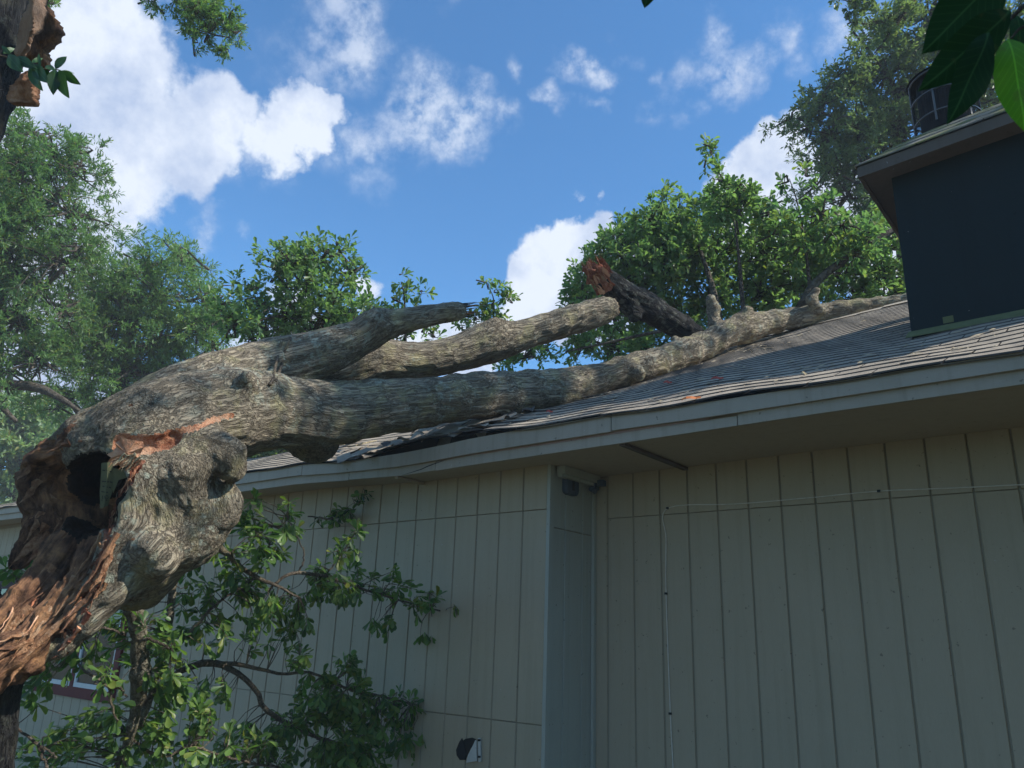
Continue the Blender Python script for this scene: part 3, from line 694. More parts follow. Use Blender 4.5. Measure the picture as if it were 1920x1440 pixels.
def near_roof(x, y, lift):
    p = on_roof(x, y); w = (p-EYE)@FW; return P(x, y, w-lift)
for (a_, b_, w_2, h_, li) in (((684, 816), (777, 787), .030, .022, .22), ((700, 800), (720, 806), .06, .035, .30), ((650, 824), (692, 808), .045, .018, .30), ((668, 812), (716, 792), .03, .015, .34), ((640, 834), (672, 822), .05, .012, .25), ((700, 812), (742, 799), .025, .012, .28), ((655, 838), (705, 826), .03, .010, .2)):
    beam(near_roof(*a_, li), near_roof(*b_, li), w_2, h_, PALEWOOD, 'broken_board', dl)
# torn and lifted shingle pieces round the crushed spot
for _ in range(46):
    x = rng.uniform(-5.0, -3.3); y = rng.uniform(3.80, 4.75)
    c = roof_pt(x, y)+A3(0, 0, .02+.03*rng.random()); a = rng.normal(0, .5); w_, l_ = rng.uniform(.08, .28), rng.uniform(.06, .16)
    d1 = A3(math.cos(a), math.sin(a), math.sin(a)*PITCH+rng.normal(0, .12)); d2 = A3(-math.sin(a), math.cos(a), math.cos(a)*PITCH+rng.normal(0, .22)); V = []
    for i in range(4):
        for j in range(3): V.append(c+d1*w_*(i/3-.5)*(1+.1*rng.normal())+d2*l_*(j/2-.5)+A3(0, 0, .012*math.sin(i*1.4+j)+rng.normal(0, .002)))
    F = [[3*i+j, 3*i+j+3, 3*i+j+4, 3*i+j+1] for i in range(3) for j in range(2)]
    V2_ = [v-A3(0, 0, .004) for v in V]; F2 = [[q+12 for q in f][::-1] for f in F]
    o = MB().add(V+V2_, F+F2).build('torn_shingle', SHINGLE if rng.random() < .7 else SHEDGE, roof)
# flakes of bark and leaf litter scattered on the shingles near the log
fl_m = MB()
for _ in range(170):
    x = rng.uniform(-5.1, -.4); y = 3.85+abs(rng.normal(0, .9)) if rng.random() < .6 else rng.uniform(3.85, 7.2)
    if y > 7.2: continue
    c = roof_pt(x, y)+A3(0, 0, .017); r_ = rng.uniform(.006, .022); a = rng.uniform(0, 6.28)
    d1 = A3(math.cos(a), math.sin(a), math.sin(a)*PITCH)*r_*rng.uniform(1, 2.4); d2 = A3(-math.sin(a), math.cos(a), math.cos(a)*PITCH)*r_*.7; up = A3(0, 0, .006)
    fl_m.add([c-d1, c+d2, c+d1, c-d2, c+up], [[0, 1, 4], [1, 2, 4], [2, 3, 4], [3, 0, 4]])
o = fl_m.build('bark_litter', STRAW); o['kind'] = 'stuff'
# ================================================================== FALLEN TREE (signed distance volumes meshed with OpenVDB)
import openvdb as vdb
VOX = 0.0115
class SDF:
    def __init__(s, lo, hi):
        s.lo = np.array(lo); s.n = np.ceil((np.array(hi)-s.lo)/VOX).astype(int)+1; s.g = np.full(s.n, 1.0, np.float32)
    def _box(s, a, b, pad):
        i0 = np.maximum(0, np.floor((np.minimum(a, b)-pad-s.lo)/VOX).astype(int)); i1 = np.minimum(s.n, np.ceil((np.maximum(a, b)+pad-s.lo)/VOX).astype(int)+1)
        if (i1 <= i0).any(): return None
        ax = [s.lo[k]+VOX*np.arange(i0[k], i1[k]) for k in range(3)]
        return tuple(slice(i0[k], i1[k]) for k in range(3)), ax
    def seg(s, a, b, ra, rb, k=.05, sub=False):
        R = max(ra, rb); B = s._box(a, b, R+k*1.6+.03)
        if B is None: return
        sl, ax = B; X = (ax[0][:, None, None]-a[0]).astype(np.float32); Y = (ax[1][None, :, None]-a[1]).astype(np.float32); Z = (ax[2][None, None, :]-a[2]).astype(np.float32)
        ab = b-a; L2 = max(float(ab@ab), 1e-9)
        t = np.clip((X*ab[0]+Y*ab[1]+Z*ab[2])/L2, 0, 1)
        dd = np.sqrt((X-t*ab[0])**2+(Y-t*ab[1])**2+(Z-t*ab[2])**2)-(ra+(rb-ra)*t)
        g = s.g[sl]
        if sub:
            h = np.maximum(k-np.abs(g+dd), 0)/k; s.g[sl] = np.maximum(g, -dd)+h*h*k*.25
        else:
            h = np.maximum(k-np.abs(g-dd), 0)/k; s.g[sl] = np.minimum(g, dd)-h*h*k*.25
    def chain(s, pts, k=.05, sub=False):
        for p, q in zip(pts[:-1], pts[1:]): s.seg(p[:3], q[:3], p[3], q[3], k, sub)
    def mesh(s):
        gr = vdb.FloatGrid(background=1.0); gr.copyFromArray(s.g.astype(np.float32)); 
        v, q = gr.convertToQuads(isovalue=0.0) if False else gr.convertToQuads(0.0)
        return np.array(v, float)*VOX+s.lo, np.array(q, np.int32)
def CH(lst, n=None):
    """pixel chain (x, y, w, radius_px) -> smoothed rows of x, y, z, r in metres"""
    r = np.array([[*P(x, y, w), rp*w/FPX] for x, y, w, rp in lst])
    return r if n is None else spline(r, n)
LIMB_A = CH([(200, 850, 3.85, 70), (300, 805, 3.95, 88), (430, 775, 4.25, 84), (520, 772, 4.6, 68), (620, 775, 5.0, 61), (740, 761, 5.3, 51), (850, 748, 5.5, 46), (950, 738, 5.75, 44),
             (1040, 730, 6.0, 39), (1095, 719, 6.15, 33), (1180, 694, 6.4, 30), (1250, 674, 6.75, 27), (1310, 652, 7.05, 28), (1360, 628, 7.35, 24), (1390, 617, 7.5, 29), (1430, 607, 7.6, 23), (1500, 596, 7.7, 20), (1560, 587, 7.7, 21),
             (1640, 572, 7.6, 15), (1700, 565, 7.5, 13), (1800, 550, 7.3, 11)], 44)
LIMB_A[:, 3] *= np.interp(np.arange(44), [0, 6, 12, 44], [1, 1, .92, .95])
LIMB_C = CH([(220, 800, 4.05, 50), (320, 745, 4.2, 50), (400, 712, 4.45, 50), (480, 692, 4.8, 48), (550, 676, 5.0, 46), (620, 655, 5.1, 40), (680, 630, 5.2, 30), (705, 612, 5.22, 31), (735, 606, 5.25, 22), (800, 594, 5.3, 17), (846, 586, 5.35, 14), (868, 583, 5.37, 10)], 27)
LIMB_B = CH([(430, 730, 4.9, 45), (520, 715, 5.2, 46), (600, 702, 5.5, 46), (660, 680, 5.65, 46), (700, 673, 5.72, 40), (770, 677, 5.85, 33), (840, 668, 5.95, 31), (890, 652, 6.05, 35), (925, 640, 6.1, 36), (960, 634, 6.15, 28), (1020, 617, 6.25, 26), (1080, 598, 6.35, 26), (1128, 583, 6.45, 24), (1142, 578, 6.47, 17)], 27)
STUB_E = CH([(555, 800, 5.15, 46), (585, 828, 5.3, 36), (606, 834, 5.42, 30)], 5)
KNOTS = [CH([(700, 612, 5.2, 20), (712, 590, 5.2, 8)]), CH([(920, 630, 6.05, 22), (930, 609, 6.05, 13)]), CH([(940, 628, 6.1, 10), (946, 618, 6.1, 5)]), CH([(455, 722, 4.12, 34), (462, 708, 4.05, 12)]),
         CH([(1390, 610, 7.45, 22), (1402, 586, 7.45, 12)]), CH([(1340, 608, 7.45, 12), (1338, 580, 7.5, 10), (1332, 560, 7.5, 9)]), CH([(1178, 690, 6.3, 18), (1196, 700, 6.25, 14)]),
         CH([(1535, 580, 7.6, 9), (1522, 562, 7.6, 8), (1530, 545, 7.6, 6)]), CH([(1275, 660, 6.9, 12), (1265, 636, 6.95, 5)])]
BURL = [CH([(240, 800, 3.95, 58), (160, 822, 3.97, 40), (100, 846, 3.98, 20)]), CH([(290, 870, 3.85, 80), (330, 850, 3.86, 52), (385, 838, 3.82, 34), (425, 856, 3.80, 30), (438, 884, 3.80, 17)]),
        CH([(300, 860, 3.9, 90), (310, 930, 3.85, 88), (330, 985, 3.85, 78), (275, 1045, 3.75, 62)]),
        CH([(345, 890, 3.70, 44), (352, 925, 3.70, 26)]), CH([(400, 905, 4.0, 34), (385, 960, 3.95, 44), (345, 1000, 3.85, 55)]),
        CH([(430, 918, 3.86, 9), (431, 940, 3.84, 14), (418, 966, 3.84, 18), (395, 990, 3.84, 20)]), CH([(285, 1030, 3.58, 40), (300, 1050, 3.58, 34)]),
        CH([(282, 1068, 3.88, 50), (262, 1088, 3.86, 48), (246, 1094, 3.82, 40)]), CH([(250, 1055, 3.66, 55), (205, 1105, 3.55, 34), (165, 1165, 3.48, 18), (120, 1215, 3.44, 8), (95, 1236, 3.42, 3)]),
        CH([(262, 900, 3.62, 30), (232, 975, 3.6, 28), (205, 1050, 3.55, 24)])]
TORN = [CH([(150, 900, 4.2, 62), (255, 890, 4.22, 62)]), CH([(120, 860, 4.05, 42), (75, 900, 4.1, 40), (95, 960, 4.05, 44), (100, 1010, 3.95, 40)]), CH([(170, 860, 4.1, 60), (150, 930, 4.15, 62), (150, 1000, 4.05, 55)]),
        CH([(170, 830, 3.85, 45), (110, 850, 3.95, 28), (60, 872, 4.0, 20)]),
        CH([(80, 980, 3.98, 34), (52, 1022, 3.92, 18), (22, 1062, 3.86, 4)]), CH([(100, 985, 3.95, 20), (70, 1030, 3.90, 12), (35, 1062, 3.84, 3)]),
        CH([(150, 1010, 3.85, 42), (95, 1085, 3.7, 40), (40, 1160, 3.55, 48), (-30, 1225, 3.4, 55)]), CH([(190, 1030, 3.72, 34), (150, 1100, 3.6, 32), (90, 1175, 3.48, 34), (20, 1235, 3.36, 42), (-60, 1290, 3.25, 50)]),
        CH([(200, 1060, 3.62, 16), (165, 1115, 3.52, 16), (120, 1180, 3.42, 14)]), CH([(110, 1180, 3.5, 26), (60, 1225, 3.42, 26), (35, 1245, 3.4, 22)])]
CAVE = [CH([(172, 885, 3.66, 34), (170, 930, 3.72, 38), (166, 975, 3.74, 34)]), CH([(165, 880, 3.45, 34), (168, 905, 3.75, 44), (190, 900, 3.98, 42)]), CH([(160, 965, 3.45, 30), (165, 950, 3.8, 46)]), CH([(200, 915, 3.55, 38), (205, 880, 3.8, 50), (290, 840, 3.95, 55)]),
        CH([(195, 965, 3.5, 24), (190, 960, 3.8, 34)])]
allc = [LIMB_A, LIMB_B, LIMB_C, STUB_E]+KNOTS+BURL+TORN
ap = np.vstack(allc)
sd_ = SDF((ap[:, :3]-ap[:, 3:]).min(0)-.06, (ap[:, :3]+ap[:, 3:]).max(0)+.06)
for c in (LIMB_A, LIMB_B, LIMB_C): sd_.chain(c, .045)
sd_.chain(STUB_E, .04)
for c in KNOTS: sd_.chain(c, .05)
for c in BURL: sd_.chain(c, .085)
def sample(g, p):
    i = np.round((p-sd_.lo)/VOX).astype(int); i = np.clip(i, 0, sd_.n-1); return g[i[..., 0], i[..., 1], i[..., 2]]
barkonly = sd_.g.copy()
for c in TORN: sd_.chain(c, .03)
for c in CAVE: sd_.chain(c, .025, sub=True)
CUTS = []
for Lm, kr in ((LIMB_B, 1.0), (LIMB_C, 1.25), (STUB_E, .9)):
    e = Lm[-1]; dr = e[:3]-Lm[-3, :3]; dr /= np.linalg.norm(dr); R_ = e[3]*kr
    for off in (A3(0, 0, .4), A3(.3, 0, -.4), A3(-.4, 0, 0)):
        c_ = e[:3]+dr*(e[3]+R_*rng.uniform(.15, .55))+off*R_; CUTS.append(np.array([[*c_, R_*.85], [*(c_+dr*.06), R_*.9]])); sd_.chain(CUTS[-1], .008, sub=True)
# the long red-orange tear in the bark: carve shallow channels where sight lines meet the bark
def hit(x, y, g=None):
    g = sd_.g if g is None else g
    ts = np.arange(3.0, 6.5, .006); p = EYE+np.outer(ts, ray(x, y)); v = sample(g, p); ok = v < 0
    return (ts[np.argmax(ok)] if ok.any() else None)
def crack(lst, ext=0.0):
    out = []
    for x, y, rp in lst:
        w = hit(x, y)
        if w is None: continue
        out.append([*P(x, y, w+ext), rp*w/FPX])
    return np.array(out)
TEAR = crack([(226, 830, 14), (250, 832, 15), (280, 834, 16), (308, 828, 15), (326, 820, 13), (340, 808, 5), (360, 803, 4), (382, 796, 4), (398, 788, 3.5), (415, 782, 2), (437, 777, 1.2)])
SLOT = crack([(392, 803, 5), (397, 800, 6)])
EDGE = crack([(262, 868, 5), (244, 900, 5), (224, 932, 6), (213, 962, 6), (205, 992, 6), (196, 1030, 6), (184, 1062, 6), (168, 1096, 5), (150, 1130, 4)])
BCRK = crack([(316, 1048, 2.4), (300, 1058, 3.4), (275, 1066, 3.4), (250, 1074, 2)])
for c in (TEAR, BCRK): sd_.chain(c, .012, sub=True)
sd_.chain(EDGE, .012, sub=True)
V, Q = sd_.mesh()
# nearest bark chain -> stretched coordinate 'bq' running with the limb
def bq_of(V, chains, stretch, soft=.03):
    best = np.full(len(V), 9.); q = np.zeros_like(V); base = 0
    for c in chains:
        K = c[-1, :3]-c[0, :3]; K = K/(np.linalg.norm(K)+1e-9)
        acc = np.zeros_like(V); wt_ = np.zeros(len(V)); bc = np.full(len(V), 9.); segs = []
        for p, r in zip(c[:-1], c[1:]):
            a, b = p[:3], r[:3]; ab = b-a; L = np.linalg.norm(ab)+1e-9
            t = np.clip(((V-a)@ab)/L**2, 0, 1); cpt = a+t[:, None]*ab; dd = np.linalg.norm(V-cpt, axis=1)-(p[3]+(r[3]-p[3])*t)
            segs.append((dd, (V-cpt)+K*((base+t*L)*stretch)[:, None])); bc = np.minimum(bc, dd); base += L
        for dd, qq in segs:
            w = np.exp(-np.minimum((dd-bc)/soft, 40)); acc += qq*w[:, None]; wt_ += w
        m_ = bc < best; best[m_] = bc[m_]; q[m_] = (acc/wt_[:, None])[m_]
        base += 3.3
    return q, best
main_ch = [LIMB_A, LIMB_C, LIMB_B, STUB_E]+KNOTS[:2]
BODY = CH([(200, 850, 3.85, 70), (290, 900, 3.85, 90), (300, 990, 3.8, 80), (240, 1070, 3.66, 60), (150, 1180, 3.48, 20)])
q1, b1 = bq_of(V, main_ch+[BODY], .22)
q2, b2 = bq_of(V, TORN, .10, .006)
# bark or torn wood?
gb = np.array([0.0])
def dist_chain(V, chains):
    best = np.full(len(V), 9.)
    for c in chains:
        for p, r in zip(c[:-1], c[1:]):
            a, b = p[:3], r[:3]; ab = b-a; L2 = ab@ab+1e-12; t = np.clip(((V-a)@ab)/L2, 0, 1)
            best = np.minimum(best, np.linalg.norm(V-a-t[:, None]*ab, axis=1)-(p[3]+(r[3]-p[3])*t))
    return best
bark_sd = sample(barkonly, V)
ncave = dist_chain(V, CAVE); ntear = dist_chain(V, [TEAR]); nedge = dist_chain(V, [EDGE]); nslot = dist_chain(V, [BCRK])
torn = dist_chain(V, TORN)
lip = fbm(V, 30, 3)*.02
zone = torn < .22
isw = zone & ((bark_sd > .012+lip) | (bark_sd < -.030+lip*.5) | (ncave < .012+lip))
istear = (ntear < .004+lip*.25)
isedge = (nedge < .005+lip*.3)
# relief: bark ridges and rotten wood lumps
Qn = np.zeros_like(V); a_, b_, c_ = V[Q[:, 0]], V[Q[:, 1]], V[Q[:, 2]]; fnm = np.cross(b_-a_, c_-a_)
for k in range(4): np.add.at(Qn, Q[:, k], fnm)
Nn = Qn/(np.linalg.norm(Qn, axis=1)[:, None]+1e-12)
if (Nn*(V-A3(*LIMB_A[10][:3])))[np.argmin(np.linalg.norm(V-LIMB_A[10][:3], axis=1))].sum() < 0: Nn = -Nn; Q = Q[:, ::-1]
rel_b = fbm(q1, 40, 3)*.013+(fbm(q1, 17, 2)*.012+fbm(V, 5, 2)*.018)*np.clip(((V-EYE)@FW-3.9)/.4, .25, 1)
rel_w = fbm(q2, 34, 4)*.03+fbm(V*A3(1, 1, .6), 11, 4)*.06
rough_m = np.where(isw, 1.0, 0.0)
for _ in range(2):                                  # soften the change of relief across the lip
    f_ = rough_m[Q].mean(1); acc = np.zeros(len(V)); cnt = np.zeros(len(V))
    for k in range(4): np.add.at(acc, Q[:, k], f_); np.add.at(cnt, Q[:, k], 1)
    rough_m = acc/np.maximum(cnt, 1)
hollow = np.clip((ncave+.02)/.05, 0, 1)
V2 = V+Nn*(rel_b*(1-rough_m)+rel_w*rough_m*np.where(torn < .02, 1, .5))[:, None]
cls = np.zeros(len(V), int); cls[isw] = 1; cls[istear] = 2; cls[isedge & ~istear] = 3
ishol = isw & (ncave < .03) & ((V-EYE)@FW > 3.60+lip*4)
cls[ishol] = 4
for k in range(3): cls[(cls == 0) & (dist_chain(V, CUTS[3*k:3*k+3]) < .006)] = 5+k
fc5 = [(cls[Q] == 5+k).sum(1) >= 2 for k in range(3)]
fc = np.where((cls[Q] == 2).any(1), 2, np.where((cls[Q] == 3).any(1), 3, np.where((cls[Q] == 4).sum(1) >= 2, 4, np.where(((cls[Q] == 1) | (cls[Q] == 4)).sum(1) >= 2, 1, 0))))
for k in range(3): fc[fc5[k]] = 5+k
tree = empty('fallen_oak', 'huge snapped oak lying from the left across the shingled roof with a burled hollow end', 'fallen tree')
def part_of(name, k, mt, q, parent=None):
    f = Q[fc == k]; u, inv = np.unique(f, return_inverse=True)
    return mesh_np(name, V2[u], inv.reshape(-1, 4), mt, parent or tree, True, {'bq': q[u]})
trunk = part_of('trunk', 0, BARK, q1)
hw = part_of('rotten_heartwood', 1, WOODR, q2)
part_of('hollow', 4, HOLLOWBLK, q2)
part_of('torn_sapwood', 2, WOODF, q2)
o = part_of('inner_bark_edge', 3, WOODRED, q1); o['kind'] = 'stuff'
for k in range(3):
    if (fc == 5+k).any(): part_of('broken_face', 5+k, WOODS, q1)

# jagged broken ends and splinters
def shard(a, b, w, th, mt, name, parent, n=6, bend=.02, facing=None):
    d, u, v = frame_of(b-a)
    if facing is not None: u = np.cross(d, facing); u /= np.linalg.norm(u)+1e-9; v = np.cross(d, u)
    k1, k2 = rng.uniform(0, 6, 2); V = []; L = np.linalg.norm(b-a)
    for i in range(n):
        t = i/(n-1); c = a+(b-a)*t+v*bend*math.sin(math.pi*t)*1.0+u*rng.normal(0, .004)
        wl = w*(1-t**1.6)*(1+.35*rng.normal()) if i < n-1 else .0012; wl = max(wl, .0012); tl = max(th*(1-t), .001)
        V += [c-u*wl/2, c-v*tl/2, c+u*wl/2, c+v*tl/2]
    F = [[3, 2, 1, 0]]
    for i in range(n-1):
        for k in range(4): F.append([4*i+k, 4*i+(k+1) % 4, 4*i+4+(k+1) % 4, 4*i+4+k])
    F.append([4*n-4, 4*n-3, 4*n-2, 4*n-1])
    return MB().add(V, F).build(name, mt, parent)
def broken_end(c, d, R, mts, n, L, parent, name='splinter'):
    d, u, v = frame_of(d); m_ = MB()
    for i in range(n):
        th = rng.uniform(0, 2*math.pi); r = R*math.sqrt(rng.random())*.92; o_ = c+u*r*math.cos(th)+v*r*math.sin(th)
        shard(o_-d*R*.6, o_+d*L*rng.uniform(.15, 1.0)+u*rng.normal(0, R*.15), R*rng.uniform(.25, .6), R*.28, mts[i % len(mts)], name, parent, bend=.004)
e = LIMB_C[-1]; broken_end(e[:3], LIMB_C[-1][:3]-LIMB_C[-3][:3], .052, [BARKD, WOODS, BARKD], 18, .19, tree)
shard(P(800, 612, 5.3), P(770, 616, 5.25), .03, .02, BARKD, 'splinter', tree); shard(P(835, 603, 5.32), P(812, 616, 5.3), .03, .02, BARKD, 'splinter', tree)
e = LIMB_B[-1]; broken_end(e[:3], e[:3]-LIMB_B[-3][:3], e[3], [BARKD, WOODS, PALEWOOD], 22, .11, tree)
e = STUB_E[-1]; broken_end(e[:3], e[:3]-STUB_E[-2][:3], e[3]*.9, [WOODS, BARKD, WOODS], 10, .07, tree)
face = -FW
# splinters of the torn base
spl = [((215, 1020, 3.58), (182, 1095, 3.45), 15), ((205, 1040, 3.56), (168, 1110, 3.44), 12), ((222, 1000, 3.6), (150, 1105, 3.45), 10), ((192, 1070, 3.52), (130, 1135, 3.42), 11), ((180, 1075, 3.5), (126, 1150, 3.42), 7),
       ((200, 1075, 3.53), (160, 1150, 3.44), 6), ((110, 970, 3.9), (48, 1060, 3.75), 22), ((90, 985, 3.9), (14, 1066, 3.75), 18), ((125, 1000, 3.85), (66, 1050, 3.78), 15), ((80, 960, 3.95), (45, 1020, 3.85), 14),
       ((140, 1080, 3.58), (60, 1180, 3.42), 16), ((120, 1095, 3.58), (20, 1195, 3.4), 14), ((100, 1060, 3.66), (10, 1150, 3.5), 14), ((130, 1150, 3.46), (40, 1240, 3.32), 14), ((95, 1150, 3.5), (0, 1235, 3.34), 15),
       ((60, 1140, 3.56), (-30, 1215, 3.4), 20), ((160, 1050, 3.66), (90, 1140, 3.5), 18), ((150, 1120, 3.48), (80, 1195, 3.38), 10), ((50, 1190, 3.4), (-30, 1215, 3.2), 9), ((60, 1200, 3.38), (-20, 1240, 3.2), 8), ((45, 1215, 3.36), (-40, 1225, 3.2), 10),
       ((60, 870, 3.98), (32, 900, 3.9), 16), ((75, 900, 3.98), (38, 945, 3.9), 14), ((130, 830, 3.85), (85, 850, 3.8), 12), ((100, 930, 3.95), (56, 975, 3.9), 15)]
for i, (a, b, w) in enumerate(spl):
    w0 = hit(a[0], a[1]); dw = (w0-a[2]-.01) if w0 else 0
    shard(P(a[0], a[1], a[2]+dw), P(b[0], b[1], b[2]+dw*.8), w*3.6/FPX, .02, (WOODS, WOODS, WOODR)[i % 3], 'splinter', tree, 7, .01, face)
for i in range(42):
    x = rng.uniform(20, 205); y = 1235-(x*.95)+rng.uniform(-75, 55)
    if y > 1235 or y < 1000: continue
    w0 = hit(x, y)
    if not w0 or w0 > 4.1: continue
    L = rng.uniform(35, 120); dx = -L*rng.uniform(.50, .75); dy = L*rng.uniform(.65, .9); w1 = hit(x+dx, y+dy) or w0-.10
    shard(P(x, y, w0-.004), P(x+dx, y+dy, w1-rng.uniform(.008, .045)), rng.uniform(.008, .028), .014, (WOODS, WOODR, WOODS, WOODR)[i % 4] if i % 9 else WOODF, 'splinter', tree, 7, .012, face)
# red strip of inner bark along the long point, pale wood flap under the tear
for a, b, w in (((168, 1150), (125, 1200), 13), ((150, 1178), (108, 1222), 12), ((128, 1200), (96, 1236), 11), ((160, 1140), (136, 1186), 10), ((186, 1095), (160, 1150), 8)):
    wa = (hit(*a) or 3.5)-.012; wb = (hit(*b) or 3.44)-.012; shard(P(*a, wa), P(*b, wb), w*3.5/FPX, .02, WOODF if rng.random() < .6 else WOODRED, 'splinter', tree, 6, .008, face)
fl_ = [(212, 846), (218, 838), (215, 830), (224, 826), (226, 818), (240, 824), (254, 826), (268, 828), (270, 838), (264, 850), (262, 862), (252, 868), (246, 878), (238, 872), (230, 878), (222, 872), (214, 874), (210, 868), (202, 866), (208, 858), (200, 852)]
wf = min((hit(x, y) or 4) for x, y in fl_)-.012
c = P(238, 850, wf-.004); V = [c]+[P(x, y, wf+.03*rng.random()) for x, y in fl_]+[P(x, y, wf+.045) for x, y in fl_]; n = len(fl_)
mf = MB(); mf.add(V, [[0, 1+i, 1+(i+1) % n] for i in range(n)]); mf.F.setdefault(4, []).append(np.array([[1+i, 1+n+i, 1+n+(i+1) % n, 1+(i+1) % n] for i in range(n)]))
mf.build('wood_flap', WOODF, tree)
for i in range(16):
    x = 212+rng.uniform(0, 46); y = 872-rng.uniform(0, 16)+(x-212)*.1; shard(P(x+10, y-12, wf-.005), P(x-8-rng.uniform(0, 8), y+4+rng.uniform(0, 12), wf-.015), .012, .008, WOODS if i % 2 else PALEWOOD, 'splinter', tree, 5, .004, face)
# shaggy red edge along the bark lip
for i in range(46):
    k = rng.random()*(len(EDGE)-1.01); j = int(k); c = EDGE[j]+(EDGE[j+1]-EDGE[j])*(k-j); p = c[:3]-ray(200, 1000)*.012
    shard(p+A3(0, 0, .02), p+UP*rng.uniform(-.05, -.015)-RT*rng.uniform(.002, .03), .010, .010, WOODRED if i % 3 else WOODF, 'splinter', tree, 4, .003, face)
# hanging climber stems over the upper limb
for pts in ([(545, 633, 4.70), (535, 655, 4.68), (528, 685, 4.66), (516, 716, 4.66)], [(528, 640, 4.72), (520, 672, 4.66), (511, 712, 4.62), (505, 722, 4.6)]):
    q_ = []
    for x, y, w in pts: w0 = hit(x, y); q_.append(P(x, y, (w0-.012) if w0 else w))
    MB().tube(spline(q_, 14), .009, 6).build('climber_stem', TWIG, tree, smooth=True)
# torn printed yellow strip hanging in the hollow
tagm = empty('printed_strip', 'torn faded yellow plastic strip with black print hanging in the dark hollow of the trunk', 'plastic strip')
w0 = (hit(250, 905) or 3.7)+.09
L_ = [(190, 868), (189, 895), (187, 925), (188, 954)]; R_ = [(212, 866), (213, 895), (209, 925), (202, 948)]
V = []; 
for (a, b) in zip(L_, R_): V += [P(*a, w0), P((a[0]+b[0])/2, (a[1]+b[1])/2, w0-.012), P(*b, w0)]
V += [p+FW*.002 for p in V]; F = []
for i in range(3):
    for k in range(2): a = 3*i+k; F += [[a, a+3, a+4, a+1], [12+a, 12+a+1, 12+a+4, 12+a+3]]
MB().add(V, F).build('strip', YELLOW, tagm)
V = [P(212, 878, w0), P(248, 882, w0-.01), P(247, 893, w0-.01), P(222, 900, w0), P(212, 925, w0), P(208, 905, w0)]; V += [p+FW*.002 for p in V]
MB().add(V, [[0, 1, 2, 3], [0, 3, 4, 5], [6, 9, 8, 7], [6, 11, 10, 9]]).build('strip', YELLOW, tagm)
ink = MB()
for y, x0, x1 in ((882, 192, 197), (882, 199, 203), (884, 205, 209), (903, 191, 204), (904, 206, 211), (912, 192, 196), (913, 198, 202), (914, 204, 208), (922, 190, 195), (923, 196, 202), (938, 190, 192), (938, 199, 201)):
    ink.hexa([P(x, yy, w0-.010-dd) for dd in (0, .001) for x, yy in ((x0, y-1.6), (x1, y-.6), (x1, y+1.6), (x0, y+.6))])
a = np.linspace(0, 2*math.pi, 11); ink.tube(np.array([P(200+3*math.cos(t), 932+3.4*math.sin(t), w0-.011) for t in a]), .0016, 4); ink.tube(np.array([P(192, 929, w0-.009), P(192, 936, w0-.009)]), .0016, 4); ink.tube(np.array([P(196, 929, w0-.01), P(195.5, 936, w0-.01)]), .0016, 4)
ink.build('lettering', INK, tagm)

# second broken limb leaning on the log behind
LD = CH([(1108, 505, 6.75, 17), (1128, 520, 6.8, 24), (1160, 545, 6.9, 30), (1205, 572, 7.05, 31), (1250, 598, 7.2, 30), (1300, 628, 7.3, 26)], 12)
LD[:, 3] *= .80
bl = empty('broken_limb', 'dark broken limb with a red splintered end pointing up above the log', 'broken limb')
s2 = SDF((LD[:, :3]-.25).min(0), (LD[:, :3]+.25).max(0)); _sd = sd_; sd_ = s2
s2.chain(LD, .03); s2.chain(CH([(1180, 570, 6.95, 20), (1190, 590, 6.95, 14)]), .03); V, Q = s2.mesh(); q3, _ = bq_of(V, [LD], .22)
Nn = V-np.array([LD[np.argmin(np.linalg.norm(LD[:, :3]-v, axis=1)), :3] for v in V]); Nn /= np.linalg.norm(Nn, axis=1)[:, None]+1e-9
V = V+Nn*(fbm(q3, 26, 4)*.03)[:, None]
ax_ = (LD[3, :3]-LD[0, :3]); ax_ /= np.linalg.norm(ax_); tip = (V-LD[0, :3])@ax_; isr = tip < .13+fbm(V, 14, 3)*.12
V = V+Nn*np.where(isr, fbm(V, 30, 4)*.05-.01, 0)[:, None]
fr_ = isr[Q].any(1)
for nm_, mk_, mt_ in (('limb', ~fr_, BARKSHADE), ('torn_end', fr_, WOODRED)):
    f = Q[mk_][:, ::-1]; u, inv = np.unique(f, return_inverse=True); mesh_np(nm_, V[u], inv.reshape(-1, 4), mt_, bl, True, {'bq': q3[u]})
sd_ = _sd
broken_end(P(1118, 512, 6.77), P(1104, 486, 6.72)-P(1125, 520, 6.8), .11, [WOODRED, WOODRED, WOODF], 34, .17, bl)
broken_end(P(1130, 535, 6.74), P(1104, 500, 6.68)-P(1140, 550, 6.8), .09, [WOODRED, WOODF, WOODS], 22, .16, bl)

# leaning standing stem at the left edge: torn side up high, bark foot lower down
st = empty('split_trunk', 'standing split trunk at the left edge with pale torn wood high up', 'split tree')
def rough_tube(name, lst, n, mt, parent, amp=.02, sides=40, stretch=.2, sc=20):
    c = CH(lst, n); V, F, _ = tube_np(c[:, :3], c[:, 3], sides); q, _b = bq_of(V, [c], stretch)
    ax = np.repeat(c[:, :3], sides, axis=0); Nn = V-ax; Nn /= np.linalg.norm(Nn, axis=1)[:, None]; V = V+Nn*(fbm(q, sc, 4)*amp*2+fbm(V, 5, 2)*amp)[:, None]
    return mesh_np(name, V, F, mt, parent, True, {'bq': q})
rough_tube('trunk', [(-40, 1700, 3.5, 56), (-18, 1440, 3.5, 42), (-2, 1340, 3.5, 38), (16, 1250, 3.5, 30), (-20, 1160, 3.6, 34), (-130, 1000, 3.7, 50), (-150, 900, 3.6, 60), (-190, 600, 3.6, 85), (-150, 380, 3.7, 88), (-105, 250, 3.75, 84), (-62, 140, 3.8, 80), (-42, 0, 3.9, 84), (-30, -150, 4.0, 88)], 150, BARKSHADE, st, .022)
